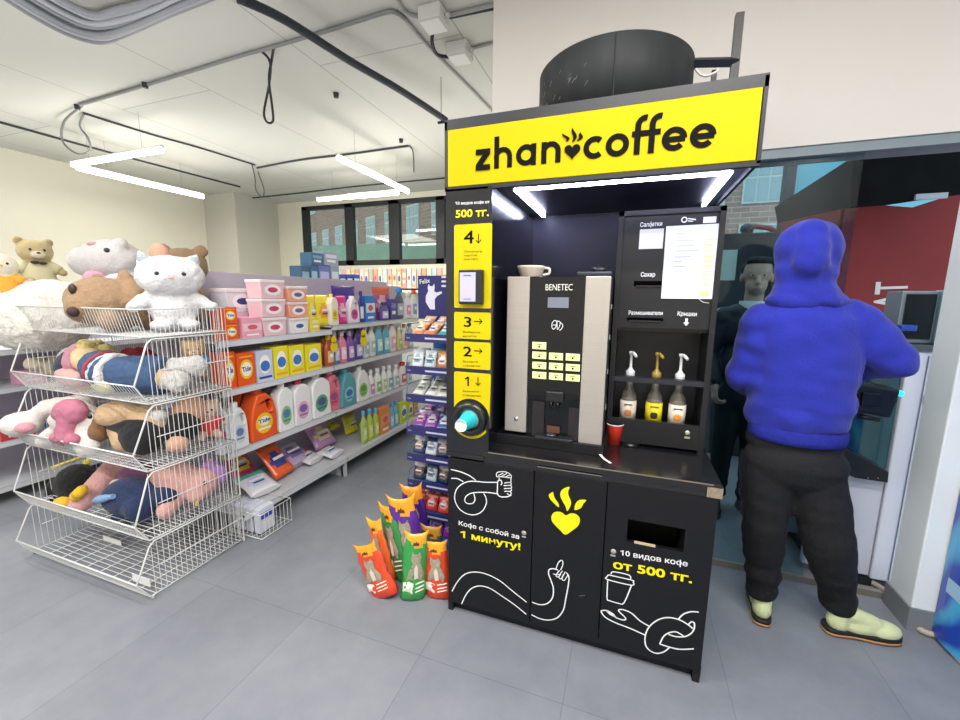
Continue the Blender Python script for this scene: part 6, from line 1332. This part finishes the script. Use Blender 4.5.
# ================================================================== WIRE BINS
WM=mat('#d5d7d6',.35); BX0,BX1=-3.26,-2.2
BZ=(.02,.315,.67,1.005,1.335); BYF=(1.19,1.215,1.245,1.285,1.31); BYB=1.73
t=thing('wire_bin_stack','white stacked wire bins full of plush toys at left','wire bins',(-2.76,1.46,0))
for k,z in enumerate(BZ):
    y0=BYF[k]; top=k==4; zn=BZ[k+1]-.012 if not top else z+.135; yn=(BYF[k+1]+.0) if not top else y0
    m=MB(); th=.0045
    m.tube([(BX0,y0,z),(BX1,y0,z),(BX1,BYB,z),(BX0,BYB,z)],th,6,closed=True)
    ny=20
    for i in range(1,ny): y=y0+(BYB-y0)*i/ny; m.tube([(BX0,y,z),(BX1,y,z)],.0019,4,cap=False)
    for i in range(1,9): x=BX0+(BX1-BX0)*i/9; m.tube([(x,y0,z-.003),(x,BYB,z-.003)],.003,4,cap=False)
    m.build('floor_grid',WM,t)
    if not top:
        lip=.10; ly=y0-.055
        for x in (BX0,BX1):
            m=MB(); m.tube([(x,y0,z),(x,ly,z+lip),(x,yn-.005,zn-.02),(x,yn+.02,zn),(x,BYB,zn),(x,BYB,z)],th,6,cap=False)
            n=19
            for i in range(1,n+1):
                y=y0+(BYB-y0)*i/(n+1); f=(y-ly)/max(1e-3,(yn-ly)); zt=zn if y>yn+.02 else z+lip+(zn-z-lip)*min(1,max(0,(y-ly)/(yn-.005-ly)))
                m.tube([(x,y,z),(x,y,zt)],.0019,4,cap=False)
            m.tube([(x,y0-.02,z+.5*(zn-z)),(x,BYB,z+.5*(zn-z))] if False else [(x,y0+.06,z+.5*(zn-z)),(x,BYB,z+.5*(zn-z))],.003,4)
            m.build('side_grid',WM,t)
        m=MB(); m.tube([(BX0,ly,z+lip),(BX1,ly,z+lip)],th,6); 
        nn=44
        for i in range(nn+1): x=BX0+(BX1-BX0)*i/nn; m.tube([(x,y0,z),(x,ly,z+lip)],.0017,4,cap=False)
        m.build('front_lip',WM,t)
    else:
        m=MB(); m.tube([(BX0,y0-.03,zn),(BX1,y0-.03,zn),(BX1,BYB,zn),(BX0,BYB,zn)],.004,6,closed=True)
        for x in (BX0,BX1):
            for i in range(0,20): y=y0+(BYB-y0)*i/19; m.tube([(x,y,z),(x,y-(.03 if i==0 else 0),zn)],.0019,4,cap=False)
        for i in range(45): x=BX0+(BX1-BX0)*i/44; m.tube([(x,y0,z),(x,y0-.03,zn)],.0017,4,cap=False)
        m.build('rim_grid',WM,t)
    m=MB()
    for i in range(45): x=BX0+(BX1-BX0)*i/44; m.tube([(x,BYB,z),(x,BYB,zn)],.0019,4,cap=False)
    m.build('back_grid',WM,t)
m=MB()
for x in (BX0,BX1):
    for y in (1.2,BYB): m.tube([(x,y,0),(x,y,.02)],.008,8)
m.build('foot',mat('#b9b9b9',.4),t)
m=MB(); m.box(BX1-.2,BX1-.06,1.225,1.228,.03,.075); m.build('price_card',mat('#e9eae8',.5),t)
m=MB(); m.box(BX0+.28,BX0+.45,1.4,1.403,.03,.06); m.build('price_card',mat('#e9eae8',.5),t)
# small wire basket at gondola end with blue packs
t=thing('wire_basket','small white wire basket standing at end of the detergent shelving','basket',(-2.22,1.84,0))
m=MB(); bx0,bx1,by0,by1=-2.42,-2.10,1.775,2.02; hz=.17
for z in (.008,hz): m.tube([(bx0,by0,z),(bx1,by0,z),(bx1,by1,z),(bx0,by1,z)],.004,6,closed=True)
for i in range(9):
    f=i/8; 
    m.tube([(bx1,by0+(by1-by0)*f,.008),(bx1,by0+(by1-by0)*f,hz)],.002,4); m.tube([(bx0+(bx1-bx0)*f,by0,.008),(bx0+(bx1-bx0)*f,by0,hz)],.002,4); m.tube([(bx0+(bx1-bx0)*f,by0,.008),(bx0+(bx1-bx0)*f,by1,.008)],.002,4)
m.build('wire_grid',WM,t)
for k in range(4):
    lab='white and blue striped pack in the small wire basket'
    if k==0: o=carton('striped_pack',lab,'pack',.12,.045,.165,'#dfe3f0','plain','#3a50b0',grp='blue striped packs in the small basket'); pk=o
    else: o=dup(pk,(0,0,0))
    o.location=(-2.37+.065*k,1.87,.012); o.rotation_euler=(0,0,PI/2)
# ================================================================== RIGHT SIDE MACHINE, BANNER
t=thing('vending_cabinet','white cabinet with teal glass front and steel top by the doorway','cabinet',(1.3,2.85,0))
WC=mat('#cdd0dc',.4); y=2.62
m=MB(); m.box(1.325,1.50,y,3.0,.05,1.30,bev=.006); m.box(1.02,1.325,y+.5,3.0,.05,1.30); m.build('body',WC,t)
m=MB(); m.box(1.02,1.322,y+.01,y+.05,.06,.64,bev=.004); p=m.build('lower_panel',mat('#c3c6d4',.45),t)
m=MB(); m.box(1.02,1.322,y+.02,y+.03,.66,1.29); m.build('glass_front',glassmat('#7fd2d8',.12),t)
m=MB(); m.box(1.03,1.32,y+.3,y+.32,.66,1.29); m.build('inner_panel',mat('#3f9aa6',.5,var=.3,scale=5),t)
m=MB(); m.box(1.0,1.52,y-.01,3.0,1.30,1.335,bev=.004); m.build('steel_top',mat('#62676c',.35,metal=.6),t)
c1=at(886,375,1,y-.003); c2=at(893,424,1,y-.003)
for c_ in (at(925.5,400,1,y-.003),at(932,428,1,y-.003)):
    m=MB(); m.box(c_.x-.006,c_.x+.006,y-.008,y,c_.z-.02,c_.z+.02,bev=.003); m.build('keyhole',mat('#4a4d55',.4),t)
m=MB(); m.box(1.40,1.405,y-.002,y,.06,1.28); m.build('seam',mat('#6a6f7c',.5),t)
m=MB(); q=[at(*v_,1,2.565) for v_ in ((820,446),(842,447),(889,472),(888,483),(855,478),(828,466))]
m.prism([(v.x,v.z) for v in q],2.565,y-.001,bev=.003); tr=m.build('black_tray',mat('#17191d',.4),t)
m=MB()
for px_ in (868,878): c_=at(px_,478,1,2.564); m.ball(c_,.003)
m.build('rivet',mat('#b9bcc2',.4,metal=.6),tr)
m=MB(); m.box(1.1,1.34,2.63,3.1,.0,.05); m.build('dark_plinth',mat('#15171a',.6),t)
# box on the steel top
a=at(893,294,1,2.68); b=at(946,345,1,2.68)
t=thing('steel_box','grey steel box with dark window on top of white cabinet','box',(1.27,2.8,1.336))
m=MB(); z1=at(920,291,1,2.66).z; m.box(at(900,310,1,2.66).x,1.425,2.66,2.80,1.338,z1,bev=.005); m.build('housing',mat('#7f8b94',.4,metal=.3),t)
m=MB(); m.box(at(907,300,1,2.65).x,at(937,300,1,2.65).x,2.652,2.661,1.36,z1-.015); m.build('dark_window',mat('#0b0e12',.15),t)
m=MB(); m.box(at(901,318,1,2.62).x,at(917,318,1,2.62).x,2.60,2.65,1.40,1.43,bev=.006); m.build('blue_handle',mat('#1f49a8',.4),t)
t=thing('switch_box','pale cyan control box with sockets at right of steel box','control box',(1.49,2.8,1.336))
m=MB(); m.box(1.432,1.56,2.6,2.72,1.337,1.60,bev=.006); m.build('housing',mat('#9fc3cc',.35),t)
m=MB()
for z in (1.40,1.47,1.54): m.box(1.45,1.50,2.592,2.60,z-.014,z+.014,bev=.003)
m.build('sockets',mat('#6a8f9c',.4),t)
m=MB(); m.box(1.45,1.54,2.62,2.70,1.602,1.66,bev=.015); tag(m.build('black_case',mat('#14161a',.4)),'small black case on top of the cyan control box','case')
# black device with cyan light
t=thing('black_device','black boxy device with glowing cyan light held by man in blue','device',(.97,2.42,1.1))
c=at(868,398,1,2.42); m=MB(); m.box(c.x-.085,c.x+.085,2.37,2.50,c.z-.07,c.z+.07,bev=.012,rot=Matrix.Rotation(.15,3,'Y')); m.build('housing',mat('#14171b',.35),t)
m=MB(); m.box(c.x-.05,c.x+.02,2.355,2.372,c.z-.03,c.z+.035,bev=.004); m.box(c.x-.09,c.x-.06,2.36,2.38,c.z-.03,c.z+.03,bev=.003); m.tube([(c.x-.05,2.37,c.z-.08),(c.x+.03,2.37,c.z-.09)],.012,8); m.build('bracket',mat('#22272c',.3,metal=.4),t)
m=MB(); d_=at(857,378,1,2.35); m.box(d_.x-.012,d_.x+.012,2.352,2.358,d_.z-.005,d_.z+.004); m.build('metal_tab',mat('#c4c9cc',.3),t)
m=MB(); d_=at(899,393,1,2.40); m.ball((d_.x,2.39,d_.z),(.014,.01,.014)); m.build('cyan_light',emat('#25d6e0',1.6),t)
# cables on the floor to the right of the shoe
m=MB(); P=[at(x,y_,2,.016) for x,y_ in ((868,580),(884,590),(897,603),(912,622),(925,632),(943,636))]; m.tube(spline(P,6),.014,8); tag(m.build('floor_pipe',mat('#b5aca0',.45)),'beige pipe along floor around the column foot, outer one','pipe')
m=MB(); P=[at(x,y_,2,.016) for x,y_ in ((880,577),(894,588),(908,604),(918,619),(930,626),(942,629))]; m.tube(spline(P,6),.012,8); tag(m.build('floor_pipe',mat('#aca497',.45)),'beige pipe along floor hugging the grey column skirting','pipe')
# blue banner on the right wall
t=thing('blue_banner','glossy blue printed banner hanging on wall right of column','banner',(1.43,2.0,0))
BLU=bpy.data.materials.new('blue_print'); BLU.use_nodes=True; nt=BLU.node_tree; b_=nt.nodes['Principled BSDF']; b_.inputs['Roughness'].default_value=.3
tc=nt.nodes.new('ShaderNodeTexCoord'); wv=nt.nodes.new('ShaderNodeTexWave'); wv.inputs['Scale'].default_value=2.2; wv.inputs['Distortion'].default_value=7; wv.bands_direction='DIAGONAL'; cr=nt.nodes.new('ShaderNodeValToRGB')
cr.color_ramp.elements[0].color=(*lin('#1c45b8'),1); cr.color_ramp.elements[1].color=(*lin('#4fb3e6'),1); cr.color_ramp.elements[0].position=.35
nt.links.new(tc.outputs['Object'],wv.inputs[0]); nt.links.new(wv.outputs[0],cr.inputs[0]); nt.links.new(cr.outputs[0],b_.inputs['Base Color'])
m=MB(); n=26
for k in range(n):
    ya=2.315-k*.05; yb_=ya-.05; xa=1.425-.008*math.sin(k*1.1); xb=1.425-.008*math.sin((k+1)*1.1)
    m.quad((xa,ya,.02),(xa,ya,2.1),(xb,yb_,2.1),(xb,yb_,.02)); m.quad((xa+.002,ya,.02),(xb+.002,yb_,.02),(xb+.002,yb_,2.1),(xa+.002,ya,2.1))
m.build('sheet',BLU,t)
m=MB(); m.box(1.4175,1.4185,2.10,2.27,.26,.33) ; m.build('white_patch',mat('#a8cdea',.4),t)
# ================================================================== camera, world, view
cam=bpy.data.cameras.new('camera'); cam.sensor_width=36; cam.lens=36*CF/960; cam.clip_start=.02
co=bpy.data.objects.new('camera',cam); COL.objects.link(co)
co.matrix_world=Matrix(((CM[0][0],CM[1][0],-CM[2][0],0),(CM[0][1],CM[1][1],-CM[2][1],0),(CM[0][2],CM[1][2],-CM[2][2],CH),(0,0,0,1)))
SC.camera=co
w=bpy.data.worlds.new('sky'); SC.world=w; w.use_nodes=True; bg=w.node_tree.nodes['Background']; bg.inputs[0].default_value=(.80,.90,1.0,1); bg.inputs[1].default_value=1.1
v=SC.view_settings; v.view_transform='Standard'; v.look='None'; v.gamma=1; v.use_curve_mapping=False; v.exposure=0.80
SC.display_settings.display_device='sRGB'
